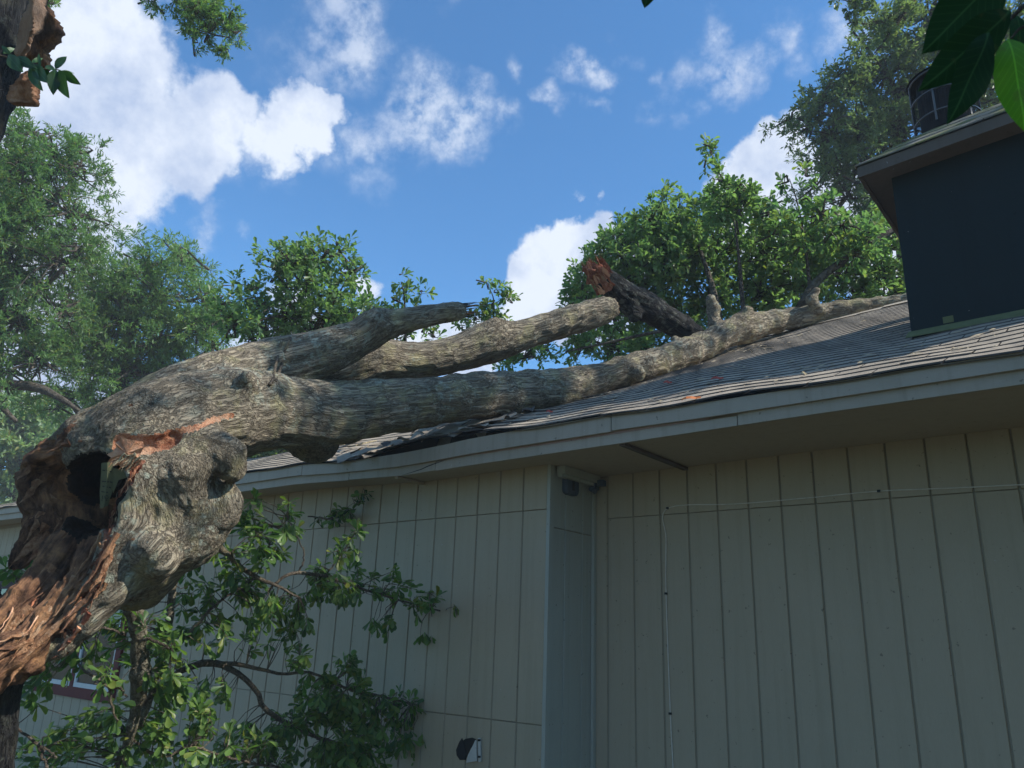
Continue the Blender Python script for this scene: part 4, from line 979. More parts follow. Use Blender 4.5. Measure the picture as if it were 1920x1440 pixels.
# rough thin sheet filled in from an outline
def sheet(name, outline, wfun, mt, parent, amp=.012, th=.03, n=34):
    ox = np.array(outline, float); x0, y0 = ox.min(0); x1, y1 = ox.max(0)
    def inside(x, y):
        c = False; j = len(ox)-1
        for i in range(len(ox)):
            if (ox[i, 1] > y) != (ox[j, 1] > y) and x < (ox[j, 0]-ox[i, 0])*(y-ox[i, 1])/(ox[j, 1]-ox[i, 1]+1e-9)+ox[i, 0]: c = not c
            j = i
        return c
    ny = n; rows = []
    for k in range(ny):
        y = y0+(y1-y0)*(k+.5)/ny; xs = [x for x in np.linspace(x0-1, x1+1, 160) if inside(x, y)]
        if xs: rows.append((y, xs[0]+rng.normal(0, .8), xs[-1]+rng.normal(0, 1.2)))
    nx = 12; V = []
    for y, a, b in rows:
        for i in range(nx):
            x = a+(b-a)*i/(nx-1); V.append((x, y))
    V = np.array(V); W3 = np.array([P(x, y, wfun(x, y)) for x, y in V]); W3 = W3-FW*(fbm(W3, 14, 4)*amp*2)[:, None]; B = W3+FW*th
    m = len(rows); F = []
    for r in range(m-1):
        for i in range(nx-1): a = r*nx+i; F += [[a, a+nx, a+nx+1, a+1], [m*nx+a, m*nx+a+1, m*nx+a+nx+1, m*nx+a+nx]]
        for a, b in ((r*nx, (r+1)*nx), ((r+1)*nx+nx-1, r*nx+nx-1)): F.append([b, a, m*nx+a, m*nx+b])
    for i in range(nx-1): F.append([i, i+1, m*nx+i+1, m*nx+i]); a = (m-1)*nx+i; F.append([a+1, a, m*nx+a, m*nx+a+1])
    AV = np.vstack([W3, B]); q, _b = bq_of(AV, [np.array([[*W3[0], .1], [*W3[-1], .1]])], .15)
    return mesh_np(name, AV, np.array(F), mt, parent, True, {'bq': q})
sheet('torn_wood_strip', [(56, -30), (84, -30), (82, 30), (72, 50), (60, 60), (52, 80), (46, 95), (34, 108), (27, 104), (31, 85), (32, 66), (38, 44), (50, 20)], lambda x, y: 3.62+.003*abs(x-60), PALEFLAT := wood_mat('pale_torn_wood', [(0.20, 0.11, 0.065), (0.28, 0.17, 0.11), (0.33, 0.21, 0.14), (0.38, 0.25, 0.17)], blk=.05), st, .01)
sheet('torn_bark_lobe', [(76, 8), (86, 8), (93, 22), (101, 40), (102, 50), (96, 62), (86, 74), (76, 88), (80, 96), (78, 108), (84, 118), (70, 124), (52, 118), (44, 108), (52, 92), (60, 70), (62, 50)], lambda x, y: 3.72+.002*(100-x), WOODR, st, .03, .06)
sheet('torn_bark_lobe', [(20, 160), (30, 146), (46, 132), (56, 134), (58, 150), (62, 158), (60, 176), (56, 188), (50, 190), (40, 186), (28, 187), (16, 192), (12, 185)], lambda x, y: 3.68, WOODF2 := wood_mat('orange_torn_wood', [(0.10, 0.04, 0.025), (0.24, 0.11, 0.06), (0.36, 0.18, 0.10), (0.45, 0.26, 0.16)], blk=.3), st, .03, .06)
# ================================================================== LEAVES AND TREES
def leaf_template(kind):
    if kind == 'obovate':      # water oak: narrow foot, broad rounded tip
        prof = [(0, .015), (.25, .05), (.5, .12), (.75, .20), (.92, .165), (1.0, .03)]
    elif kind == 'narrow':
        prof = [(0, .02), (.3, .10), (.6, .11), (1.0, .01)]
    elif kind == 'small':
        prof = [(0, .03), (.35, .18), (.7, .17), (1.0, .02)]
    else:                       # broad pointed glossy leaf
        prof = [(0, .02), (.12, .12), (.35, .23), (.6, .235), (.82, .13), (.94, .04), (1.0, .005)]
    V = []; F = []
    for i, (s, w) in enumerate(prof):
        z = -.10*s*s; V += [(s, -w, z+.35*w), (s, 0, z), (s, w, z+.35*w)]
    for i in range(len(prof)-1): a = 3*i; F += [[a, a+1, a+4, a+3], [a+1, a+2, a+5, a+4]]
    return np.array(V, float), np.array(F)
def cheap_template(kind):
    w = {'obovate': .23, 'narrow': .13, 'small': .2}[kind]; p = {'obovate': .68, 'narrow': .5, 'small': .5}[kind]
    return np.array([(0, 0, 0), (p, -w, .05), (1, 0, -.06), (p, w, .05)]), np.array([[0, 1, 2, 3]])
def basis(D, Nrm):
    D = D/np.linalg.norm(D, axis=1)[:, None]; Sd = np.cross(Nrm, D); Sd /= np.linalg.norm(Sd, axis=1)[:, None]+1e-9
    return np.stack([D, Sd, np.cross(D, Sd)], 2)
def leaves_np(tpl, Pp, D, Nrm, size, seed_t=None):
    V0, F0 = tpl; B = basis(D, Nrm); n = len(Pp)
    V = (np.einsum('nij,kj->nki', B, V0)*size[:, None, None]+Pp[:, None, :]).reshape(-1, 3)
    F = (F0[None]+(np.arange(n)*len(V0))[:, None, None]).reshape(-1, F0.shape[1])
    t = rng.random(n) if seed_t is None else seed_t
    return V, F, np.repeat(t, len(V0))
def rdir(n): v = rng.normal(size=(n, 3)); return v/np.linalg.norm(v, axis=1)[:, None]

def crown_tree(name, label, cat, blobs, wmid, wspread, n_clump, twigs, leaves_per, lsize, kind, lmat, trunk=None, limbs=None, group=None, droop=0.0, cheap=True, clump_px=22, twl=None, bark=TREEB):
    """blobs (x, y, r_px[, w]); clumps of leafy twigs gathered through the blobs with gaps between"""
    T = empty(name, label, cat, group)
    bl = [(P(b[0], b[1], b[3] if len(b) > 3 else wmid), b[2]*(b[3] if len(b) > 3 else wmid)/FPX) for b in blobs]
    wts = np.array([b[1]**2 for b in bl]); wts /= wts.sum()
    C = []; par = []
    for _ in range(n_clump):
        i = rng.choice(len(bl), p=wts); c, r = bl[i]; d = rdir(1)[0]; rr = r*rng.random()**.45
        p = c+d*rr; p = p+FW*rng.normal(0, wspread*.3); C.append(p); par.append(i)
    C = np.array(C); br = MB(); cr_px = clump_px*wmid/FPX
    for p, i in zip(C, par):
        c = bl[i][0]; a = c+(p-c)*.15; mid = (a+p)/2+rng.normal(0, cr_px*.6, 3)
        if rng.random() < .75: br.tube(spline([a, mid, p], 4), np.linspace(cr_px*.09+.004, .003, 4), 4, cap=False)
    # twigs with leaves
    nt = len(C)*twigs; base = np.repeat(C, twigs, 0); par_c = np.repeat(np.array([bl[i][0] for i in par]), twigs, 0)
    out = base-par_c; out /= np.linalg.norm(out, axis=1)[:, None]+1e-9
    d = rdir(nt)+out*.7+A3(0, 0, .25-droop); d /= np.linalg.norm(d, axis=1)[:, None]
    tl = (twl or cr_px)*rng.uniform(.5, 1.25, nt)
    start = base+rdir(nt)*cr_px*.45*rng.random((nt, 1)); endp = start+d*tl[:, None]
    tw = MB()
    k = rng.random(nt) < .5
    Vt = []; Ft = []; nv = 0
    s_, e_ = base[k], endp[k]; sd = np.cross(e_-s_, rdir(len(s_))); sd /= np.linalg.norm(sd, axis=1)[:, None]+1e-9; wd_ = .0022+.00012*wmid
    Vt = np.stack([s_-sd*wd_, s_+sd*wd_, e_], 1).reshape(-1, 3); Ft = np.arange(len(Vt)).reshape(-1, 3)
    br.add(Vt, Ft)
    tt = rng.random((nt, leaves_per))**.7
    Lp = (start[:, None, :]+(endp-start)[:, None, :]*tt[:, :, None]).reshape(-1, 3)
    Ld = np.repeat(d, leaves_per, 0)*.9+rdir(len(Lp))*.85+A3(0, 0, -droop)
    Nn = rdir(len(Lp))*.75+A3(0, 0, 1.0)
    sz = lsize*rng.uniform(.6, 1.2, len(Lp))
    ct = np.repeat(np.repeat(rng.random(len(C)), twigs), leaves_per); tint = np.clip(ct*.45+rng.random(len(Lp))*.55, 0, .999)
    V, F, tn = leaves_np(cheap_template(kind) if cheap else leaf_template(kind), Lp, Ld, Nn, sz, tint)
    o = br.build('branches', bark, T); o['kind'] = 'stuff'
    o = mesh_np('crown', V, F, lmat, T, False, {'tint': tn}); o['kind'] = 'stuff'
    if trunk is not None:
        c = CH(trunk, 24); m = MB(); m.tube(c[:, :3], c[:, 3], 14, .08); m.build('trunk', bark, T, smooth=True)
    for L in (limbs or []):
        c = CH(L, 14); m = MB(); m.tube(c[:, :3], c[:, 3], 8, .10); m.build('limb', bark, T, smooth=True)
    return T

# tall narrow-leaved oak at the left, its neighbour and a pale far one
crown_tree('oak_tree', 'tall dark green fine leaved oak rising along the left edge above the torn trunk', 'tree',
           [(30, 300, 70), (75, 255, 45), (110, 300, 60), (150, 320, 35), (40, 400, 110), (130, 400, 60), (20, 500, 100), (110, 490, 70), (150, 460, 40), (40, 600, 90), (110, 580, 60), (10, 690, 80), (70, 680, 60), (20, 330, 80), (165, 290, 22)],
           12.5, 1.6, 640, 10, 9, .085, 'narrow', LEAF_WILLOW,
           trunk=[(-60, 1300, 12.6, 30), (-50, 900, 12.5, 26), (-20, 700, 12.5, 20), (0, 500, 12.5, 15), (20, 330, 12.5, 8)],
           limbs=[[(-30, 720, 12.3, 12), (60, 725, 12.2, 9), (110, 745, 12, 6), (155, 775, 12, 3)], [(-10, 600, 12.4, 9), (60, 560, 12.3, 6), (120, 500, 12, 3)], [(0, 480, 12.4, 8), (50, 420, 12.2, 5), (120, 350, 12, 2.5)], [(-30, 730, 12.3, 8), (30, 790, 12, 4)]], clump_px=24)
crown_tree('oak_tree', 'lighter green fine leaved oak just behind the upper edge of the fallen trunk', 'tree',
           [(230, 520, 55), (280, 500, 45), (345, 490, 40), (385, 500, 25), (300, 560, 70), (380, 560, 50), (420, 600, 30), (230, 600, 70), (300, 640, 65), (370, 620, 50), (190, 650, 60), (250, 690, 60), (180, 700, 50), (320, 690, 35), (150, 740, 45), (215, 735, 40), (200, 560, 60), (400, 650, 35), (150, 640, 60), (110, 760, 35)],
           14.5, 1.6, 620, 10, 9, .095, 'narrow', LEAF_WILLOW,
           trunk=[(215, 1300, 14.8, 26), (215, 900, 14.6, 22), (220, 740, 14.6, 16), (240, 640, 14.5, 11), (260, 560, 14.4, 6)],
           limbs=[[(235, 660, 14.4, 8), (300, 640, 14.3, 5), (380, 590, 14.2, 2.5)], [(225, 700, 14.4, 8), (290, 700, 14.2, 4), (340, 680, 14, 2)], [(160, 790, 14.2, 7), (120, 740, 14, 6), (60, 720, 14, 4)]], clump_px=24)
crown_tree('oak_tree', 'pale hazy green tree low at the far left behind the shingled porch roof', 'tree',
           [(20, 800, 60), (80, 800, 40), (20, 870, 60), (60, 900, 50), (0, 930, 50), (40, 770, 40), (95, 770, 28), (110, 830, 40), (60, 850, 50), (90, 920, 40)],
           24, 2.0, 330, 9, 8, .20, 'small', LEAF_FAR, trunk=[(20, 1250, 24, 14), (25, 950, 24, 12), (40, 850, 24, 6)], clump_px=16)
crown_tree('oak_tree', 'low green tree seen through the gap between the trunk and the roof edge', 'tree',
           [(480, 860, 40), (540, 845, 40), (600, 860, 35), (440, 870, 30)], 15, 1.0, 130, 9, 8, .14, 'small', LEAF_OAK, trunk=[(520, 1300, 15, 12), (520, 900, 15, 9)], clump_px=15)
crown_tree('oak_branch', 'leafy branch hanging down from the top edge against the clouds', 'branch',
           [(290, 8, 18), (330, -10, 30), (345, 20, 26), (375, 30, 34), (390, 62, 32), (362, 82, 18), (425, 40, 30), (440, 62, 22), (462, 55, 10), (415, 88, 15), (345, -40, 50), (258, 8, 10), (400, 10, 30)],
           8.5, .3, 140, 7, 8, .055, 'narrow', LEAF_WILLOW, limbs=[[(350, -120, 8.5, 7), (365, -40, 8.5, 5), (372, 20, 8.5, 3), (390, 60, 8.5, 2), (430, 70, 8.5, 1.2)]], clump_px=13)
crown_tree('oak_branch', 'small leafy twig poking from the top edge beside the split trunk', 'branch', [(92, -4, 14), (104, 4, 8), (80, -14, 20)], 8.5, .1, 22, 6, 7, .05, 'narrow', LEAF_WILLOW, clump_px=11,
           limbs=[[(60, -120, 8.5, 4), (85, -20, 8.5, 2), (100, 4, 8.5, 1)]])

# leafy tops of the fallen oak behind the ridge
crown_tree('oak_bough', 'open spray of round tipped leaves standing up behind the upper broken limb', 'bough',
           [(530, 478, 20), (560, 495, 30), (600, 490, 26), (640, 480, 18), (660, 510, 22), (520, 520, 30), (570, 540, 40), (625, 545, 38), (490, 570, 28), (540, 590, 45), (600, 600, 45), (655, 590, 40), (500, 620, 35), (470, 545, 22), (468, 600, 22), (700, 600, 28), (450, 650, 20), (560, 640, 40), (640, 640, 30), (440, 600, 30), (425, 570, 18), (690, 575, 18), (725, 625, 22), (600, 470, 10), (505, 490, 12)],
           8.6, .9, 290, 4, 7, .085, 'obovate', LEAF_OAK, cheap=False, limbs=[[(600, 740, 8.2, 8), (585, 640, 8.6, 4), (578, 540, 8.7, 2.2), (565, 480, 8.7, 1)], [(580, 640, 8.6, 3), (550, 560, 8.6, 1.6), (515, 500, 8.6, .8)], [(585, 620, 8.6, 3), (630, 560, 8.5, 1.6), (665, 490, 8.5, .8)], [(540, 690, 8.2, 3), (590, 650, 8.2, 2), (650, 610, 8.2, 1)]], clump_px=25)
crown_tree('oak_bough', 'thin upright leafy shoot above the dark upper limb', 'bough',
           [(748, 515, 6), (757, 530, 10), (762, 548, 10), (755, 570, 14), (765, 590, 18), (745, 600, 16), (790, 545, 8), (720, 600, 14), (790, 620, 26), (750, 625, 26), (815, 630, 14), (700, 610, 12)],
           8.3, .1, 46, 3, 5, .085, 'obovate', LEAF_OAK, cheap=False, limbs=[[(760, 680, 8.3, 3), (760, 600, 8.3, 2), (757, 550, 8.3, 1.2), (752, 528, 8.3, .6)]], clump_px=12)
crown_tree('oak_bough', 'small leafy shoot standing against the white cloud between the two upper limbs', 'bough',
           [(912, 530, 8), (925, 548, 12), (920, 570, 14), (935, 590, 14), (955, 560, 9), (918, 605, 16), (890, 600, 14), (865, 612, 12), (850, 600, 10), (880, 620, 12), (945, 605, 12)],
           8.6, .1, 42, 3, 5, .08, 'obovate', LEAF_OAK, cheap=False, limbs=[[(925, 680, 8.6, 3), (925, 610, 8.6, 2), (926, 565, 8.6, 1.2), (918, 540, 8.6, .6)], [(925, 620, 8.6, 1.4), (900, 610, 8.6, 1), (850, 590, 8.6, .7)]], clump_px=12)
crown_tree('fallen_bough', 'big mass of round tipped oak leaves behind the log and the roof ridge', 'fallen bough',
           [(1160, 470, 50), (1210, 430, 50), (1270, 430, 45), (1330, 410, 45), (1390, 410, 40), (1110, 520, 45), (1180, 530, 60), (1260, 510, 70), (1340, 490, 70), (1420, 470, 60), (1480, 470, 60), (1090, 560, 30), (1150, 590, 50), (1240, 590, 60), (1330, 570, 60), (1420, 550, 60),
            (1500, 540, 60), (1580, 520, 60), (1660, 520, 60), (1640, 460, 50), (1560, 460, 50), (1090, 640, 40), (1150, 650, 45), (1020, 655, 28), (980, 670, 25), (1210, 650, 40), (1290, 620, 30), (1680, 560, 30), (1600, 560, 40), (950, 680, 16), (1070, 520, 18), (1230, 480, 60)],
           9.6, 1.2, 1050, 5, 7, .088, 'obovate', LEAF_OAK, cheap=False,
           limbs=[[(1350, 620, 8.2, 10), (1336, 540, 8.6, 6), (1310, 460, 9, 3)], [(1395, 600, 8.1, 5), (1385, 480, 8.2, 3), (1376, 410, 8.2, 1.2)], [(1500, 580, 8.0, 10), (1530, 530, 8.1, 8), (1580, 490, 8.2, 7), (1660, 440, 8.3, 6), (1720, 410, 8.3, 5)],
                  [(1240, 620, 8.2, 4), (1150, 640, 8.3, 2.5), (1060, 660, 8.4, 1.4)], [(1230, 600, 8.4, 2.2), (1150, 590, 8.4, 1.2)], [(1580, 500, 8.2, 3), (1590, 460, 8.3, 2), (1640, 420, 8.3, 1)]], clump_px=19, bark=TREEB)
crown_tree('oak_bough', 'tall thin leafy shoot rising highest above the fallen leafy mass', 'bough',
           [(1333, 275, 8), (1338, 295, 10), (1345, 320, 14), (1360, 340, 18), (1385, 350, 18), (1350, 370, 20), (1400, 370, 18), (1320, 315, 8), (1425, 375, 14), (1380, 390, 24), (1350, 400, 20)],
           8.4, .15, 60, 3, 6, .088, 'obovate', LEAF_OAK, cheap=False, limbs=[[(1385, 440, 8.4, 2.4), (1370, 360, 8.4, 1.6), (1342, 315, 8.4, 1), (1334, 283, 8.4, .6)], [(1370, 360, 8.4, 1.2), (1410, 365, 8.4, .7)]], clump_px=14)
crown_tree('oak_bough', 'spreading leafy spray against the white cloud left of the chimney', 'bough',
           [(1480, 340, 16), (1510, 330, 14), (1455, 345, 14), (1470, 375, 22), (1510, 370, 22), (1440, 400, 28), (1490, 410, 32), (1540, 400, 32), (1580, 420, 34), (1550, 450, 30), (1620, 440, 30), (1450, 440, 30), (1500, 460, 30), (1600, 480, 30)],
           8.2, .4, 105, 3, 6, .092, 'obovate', LEAF_OAK, cheap=False, limbs=[[(1520, 560, 8.1, 4), (1510, 460, 8.2, 2.4), (1495, 380, 8.2, 1.3), (1480, 335, 8.2, .7)], [(1510, 450, 8.2, 2), (1560, 410, 8.2, 1)]], clump_px=16)
# tall live oak behind the chimney
crown_tree('live_oak', 'tall small leaved live oak filling the sky behind the chimney', 'tree',
           [(1480, 222, 22), (1520, 235, 34), (1540, 190, 40), (1590, 160, 45), (1560, 250, 50), (1620, 230, 60), (1600, 130, 35), (1660, 140, 60), (1700, 90, 55), (1660, 40, 40), (1740, 30, 60), (1720, 170, 60), (1800, 100, 80), (1880, 60, 80), (1860, 150, 60),
            (1560, 310, 45), (1620, 310, 60), (1660, 380, 50), (1590, 370, 40), (1640, 430, 50), (1530, 350, 22), (1690, 250, 60), (1560, 150, 25), (1900, 190, 50), (1800, 200, 60), (1640, 60, 25), (1600, 280, 60)],
           13.5, 1.6, 900, 8, 8, .085, 'small', LEAF_LIVE,
           trunk=[(1730, 1200, 13.5, 30), (1720, 700, 13.5, 26), (1700, 450, 13.5, 20), (1680, 300, 13.5, 13), (1690, 150, 13.5, 6)],
           limbs=[[(1690, 320, 13.4, 8), (1630, 250, 13.2, 5), (1540, 210, 13, 2.5)], [(1690, 200, 13.4, 6), (1640, 110, 13.2, 3.5), (1600, 60, 13, 2)], [(1690, 400, 13.2, 8), (1640, 360, 13, 5), (1580, 330, 12.8, 2)], [(1700, 180, 13.4, 6), (1800, 120, 13.2, 4), (1880, 90, 13, 2)]], clump_px=22)
crown_tree('oak_branch', 'sparse dark twigs with separate leaves reaching from the top edge toward the open sky', 'branch',
           [(1590, 30, 10), (1600, 12, 12), (1625, 5, 14), (1640, 40, 12), (1595, 42, 8), (1575, -5, 10), (1660, 60, 14), (1650, 90, 12), (1640, 108, 8), (1690, 30, 20), (1560, -2, 6)],
           11, .2, 62, 4, 5, .085, 'obovate', LEAF_LIVE, limbs=[[(1720, -10, 11, 4), (1670, 60, 11, 3), (1640, 100, 11, 1.2)], [(1700, 10, 11, 3), (1640, 45, 11, 1.6), (1585, 35, 11, .8)], [(1680, -20, 11, 2), (1620, 4, 11, 1.2), (1560, -4, 11, .7)]], clump_px=10)

# ---- the young oak in front of the wall: every near leaf is its own part
LT = {}
def leaf_mesh(kind):
    if kind not in LT:
        V, F = leaf_template(kind); me = bpy.data.meshes.new('leaf'); me.from_pydata(V.tolist(), [], F.tolist()); me.polygons.foreach_set('use_smooth', np.ones(len(F), bool)); LT[kind] = me
    return LT[kind]
def place_leaf(parent, me, mt, p, d, n, size, name='leaf'):
    if not me.materials: me.materials.append(mt)
    o = bpy.data.objects.new(name, me); COL.objects.link(o); o.parent = parent
    B = basis(d[None], n[None])[0]*size
    o.matrix_world = Matrix(((B[0, 0], B[0, 1], B[0, 2], p[0]), (B[1, 0], B[1, 1], B[1, 2], p[1]), (B[2, 0], B[2, 1], B[2, 2], p[2]), (0, 0, 0, 1))); return o
def sapling(name, label, cat, trunks, stems, clusters, size, budget=285, kind='obovate', lmat=LEAF_YOUNG, leaves=(6, 10)):
    T = empty(name, label, cat)
    skel = []
    for L, nm, bk in trunks:
        c = CH(L, 40); c[:, :3] += rng.normal(0, .0012, (40, 3)); m = MB(); m.tube(c[:, :3], c[:, 3]*(1+.10*np.sin(np.arange(40)*1.7+rng.random()*5)), 14, .10); m.build(nm, bk, T, smooth=True); skel.append(c[:, :3])
    for L in stems:
        c = CH(L, 22); c[:, :3] += rng.normal(0, .003, (22, 3)); m = MB(); m.tube(c[:, :3], c[:, 3], 7); m.build('branch', TWIG, T, smooth=True); skel.append(c[:, :3])
    SK = np.vstack(skel); tw = MB(); Ls = []
    for (x, y, rpx, w, cnt) in clusters:
        for _ in range(int(cnt*(1.4 if y < 1220 else (1.2 if x < 260 else 2.2))+.5)):
            a = rng.uniform(0, 2*math.pi); r = rpx*math.sqrt(rng.random()); p = P(x+r*math.cos(a), y+r*math.sin(a), w+rng.normal(0, .10))
            dist = np.linalg.norm(SK-p, axis=1); j = int(np.argmin(dist)); s = SK[j]
            d = p-s; L = np.linalg.norm(d)+1e-6; d = d/L
            if L < .6: tw.tube(spline([s, (s+p)/2+rng.normal(0, .02, 3)+A3(0, 0, .01), p], 5), np.linspace(.0035, .0016, 5), 4, cap=False)
            else: q = p-d*.25; tw.tube(spline([q, (q+p)/2+rng.normal(0, .015, 3), p], 4), np.linspace(.003, .0015, 4), 4, cap=False)
            td = d+rdir(1)[0]*.5+A3(0, 0, -.35); td /= np.linalg.norm(td)
            for k in range(rng.integers(*leaves)):
                ld = td*.75+rdir(1)[0]*.85+A3(0, 0, -.25); nn = rdir(1)[0]*.6+A3(0, 0, .9)-FW*.25
                Ls.append((p-td*rng.random()*.05, ld, nn, size*rng.uniform(.6, 1.15)))
    o = tw.build('twigs', TWIG, T); o['kind'] = 'stuff'
    key = [l[3]/((l[0]-EYE)@FW) for l in Ls]; order = np.argsort(key)[::-1]; me = leaf_mesh(kind)
    for i in order[:budget]: place_leaf(T, me, lmat, *Ls[i])
    rest = order[budget:]
    if len(rest):
        A = [np.array([Ls[i][k] for i in rest]) for k in range(4)]
        V, F, tn = leaves_np(leaf_template(kind), *A); o = mesh_np('leaf', V, F, lmat, T, True, {'tint': tn}); o['kind'] = 'stuff'
    return T
sapling('young_oak', 'young oak with a thick bent stem growing in front of the grey wall', 'sapling',
        [([(248, 1000, 4.3, 17), (244, 1100, 4.3, 17), (250, 1140, 4.3, 18), (259, 1180, 4.3, 15), (262, 1230, 4.3, 16), (264, 1272, 4.3, 19), (255, 1325, 4.3, 11), (246, 1370, 4.3, 10), (237, 1400, 4.3, 9), (222, 1450, 4.3, 11), (200, 1620, 4.3, 14)], 'trunk', BARKS),
         ([(345, 1000, 4.7, 6), (330, 1060, 4.7, 7), (322, 1120, 4.65, 7), (314, 1180, 4.6, 7), (302, 1240, 4.5, 6), (285, 1300, 4.4, 6), (262, 1360, 4.35, 7)], 'stem', BARKS)],
        [[(258, 1330, 4.3, 5), (300, 1290, 4.5, 5), (340, 1256, 4.7, 6), (400, 1243, 4.8, 7), (440, 1258, 4.85, 5.5), (478, 1292, 4.9, 5), (500, 1330, 4.9, 5), (560, 1368, 5.0, 4), (640, 1400, 5.1, 3)],
         [(400, 1243, 4.8, 5), (460, 1248, 4.85, 4), (520, 1262, 4.95, 3), (580, 1262, 5.0, 2.5), (650, 1290, 5.1, 2.5), (740, 1312, 5.3, 2), (830, 1335, 5.5, 1.6), (880, 1342, 5.6, 1.2)],
         [(404, 1002, 4.5, 7), (412, 1028, 4.5, 7), (430, 1040, 4.55, 5), (455, 1066, 4.6, 4.5), (488, 1085, 4.65, 4), (520, 1098, 4.75, 3), (560, 1120, 4.8, 2)],
         [(510, 1098, 4.75, 2.5), (535, 1080, 4.8, 3), (565, 1074, 4.9, 3.4), (610, 1080, 5.0, 3), (660, 1098, 5.15, 2.5), (720, 1116, 5.3, 2), (800, 1138, 5.45, 1.6), (870, 1152, 5.55, 1.4), (925, 1140, 5.6, 1)],
         [(300, 1240, 4.5, 5), (360, 1180, 4.6, 3.5), (410, 1130, 4.7, 2.5), (470, 1090, 4.8, 2)],
         [(258, 1200, 4.25, 3), (280, 1199, 4.2, 3), (300, 1206, 4.2, 3), (322, 1218, 4.2, 2.4)], [(232, 1190, 4.25, 3), (222, 1186, 4.2, 2.4), (200, 1178, 4.2, 2.4), (172, 1178, 4.2, 1.5)],
         [(146, 1245, 3.9, 2), (160, 1258, 3.85, 2.4), (190, 1280, 3.8, 2.6), (206, 1290, 3.8, 3), (208, 1320, 3.8, 2.4), (216, 1345, 3.8, 1.6), (222, 1352, 3.8, 1)], [(206, 1290, 3.8, 2), (226, 1291, 3.8, 1.8), (238, 1306, 3.85, 1.4)],
         [(28, 1362, 3.7, 2), (50, 1378, 3.7, 2.6), (72, 1396, 3.7, 3), (80, 1420, 3.7, 3.2), (92, 1450, 3.7, 3.4), (110, 1600, 3.7, 5)], [(72, 1396, 3.7, 2.4), (92, 1408, 3.7, 1.8), (108, 1420, 3.7, 1)], [(84, 1416, 3.7, 1.6), (106, 1420, 3.7, 1)],
         [(240, 1380, 4.3, 3), (300, 1420, 4.4, 2.6), (360, 1400, 4.5, 2.4), (430, 1420, 4.6, 2), (520, 1440, 4.8, 2)],
         [(560, 1368, 5.0, 3), (600, 1330, 5.1, 2), (660, 1310, 5.2, 1.6)], [(610, 1080, 5.0, 1.6), (640, 1040, 5.1, 1.4), (665, 1000, 5.15, 1)], [(560, 1074, 4.9, 1.8), (570, 1040, 4.9, 1.4), (550, 990, 4.9, 1)], [(470, 1090, 4.7, 2), (500, 1030, 4.8, 1.6), (540, 970, 4.85, 1)]],
        [(470, 970, 36, 4.8, 11), (545, 985, 16, 4.85, 5), (480, 1020, 36, 4.7, 10), (530, 1020, 26, 4.8, 5), (415, 1060, 36, 4.7, 8), (470, 1120, 50, 4.8, 16), (370, 1110, 45, 4.8, 10), (540, 1150, 45, 4.9, 14), (600, 1110, 40, 5.0, 12), (650, 1020, 20, 5.1, 5), (672, 985, 9, 5.15, 2), (620, 1060, 34, 5.0, 7),
         (680, 1090, 42, 5.15, 11), (740, 1100, 32, 5.3, 8), (720, 1170, 22, 5.3, 5), (800, 1135, 34, 5.45, 8), (800, 1190, 15, 5.45, 3), (850, 1120, 18, 5.5, 3), (912, 1132, 26, 5.57, 10), (400, 1170, 45, 4.7, 9), (560, 1190, 30, 4.9, 6), (480, 1190, 30, 4.8, 6),
         (280, 1170, 30, 4.4, 6), (210, 1150, 36, 4.5, 9), (150, 1210, 40, 4.3, 9), (90, 1250, 42, 4.3, 10), (60, 1310, 28, 4.2, 5), (230, 1220, 28, 4.5, 6), (300, 1220, 34, 4.4, 8), (360, 1210, 34, 4.6, 8), (210, 1260, 26, 3.85, 5), (300, 1270, 22, 4.3, 4),
         (210, 1330, 26, 3.9, 5), (330, 1310, 40, 4.5, 10), (380, 1350, 30, 4.6, 7), (280, 1370, 40, 4.4, 10), (180, 1370, 50, 4.3, 15), (120, 1400, 45, 4.2, 13), (240, 1420, 45, 4.3, 11), (60, 1420, 35, 4.2, 7), (340, 1420, 40, 4.5, 9), (400, 1300, 30, 4.7, 4),
         (450, 1390, 36, 4.8, 9), (430, 1430, 36, 4.8, 9), (520, 1400, 42, 4.9, 13), (590, 1290, 34, 5.05, 9), (650, 1290, 40, 5.15, 12), (560, 1350, 40, 5.0, 11), (640, 1350, 45, 5.1, 15), (700, 1340, 40, 5.2, 12), (760, 1330, 36, 5.35, 9), (700, 1400, 45, 5.2, 14), (620, 1420, 45, 5.0, 14),
         (780, 1400, 28, 5.35, 7), (830, 1350, 26, 5.5, 5), (880, 1350, 14, 5.6, 3), (350, 1060, 30, 4.9, 5), (20, 1060, 22, 4.4, 4), (45, 1090, 20, 4.4, 4), (540, 950, 12, 4.85, 3), (650, 1240, 16, 5.15, 3), (560, 1230, 20, 5.0, 4)], .084)
# twig with leaves pressed against the wall under the eave
sapling('oak_twig', 'dark leafy twig caught against the grey wall just under the eave', 'twig', [],
        [[(578, 968, 6.35, 1.4), (620, 972, 6.3, 1.6), (650, 965, 6.25, 1.6), (670, 945, 6.2, 1.4), (685, 925, 6.15, 1.0)]],
        [(632, 962, 12, 6.3, 6), (628, 980, 6, 6.3, 2), (655, 955, 10, 6.25, 4), (678, 932, 9, 6.15, 4), (600, 975, 10, 6.3, 2)], .085, 60, 'obovate', LEAF_GLOSS, (4, 7))
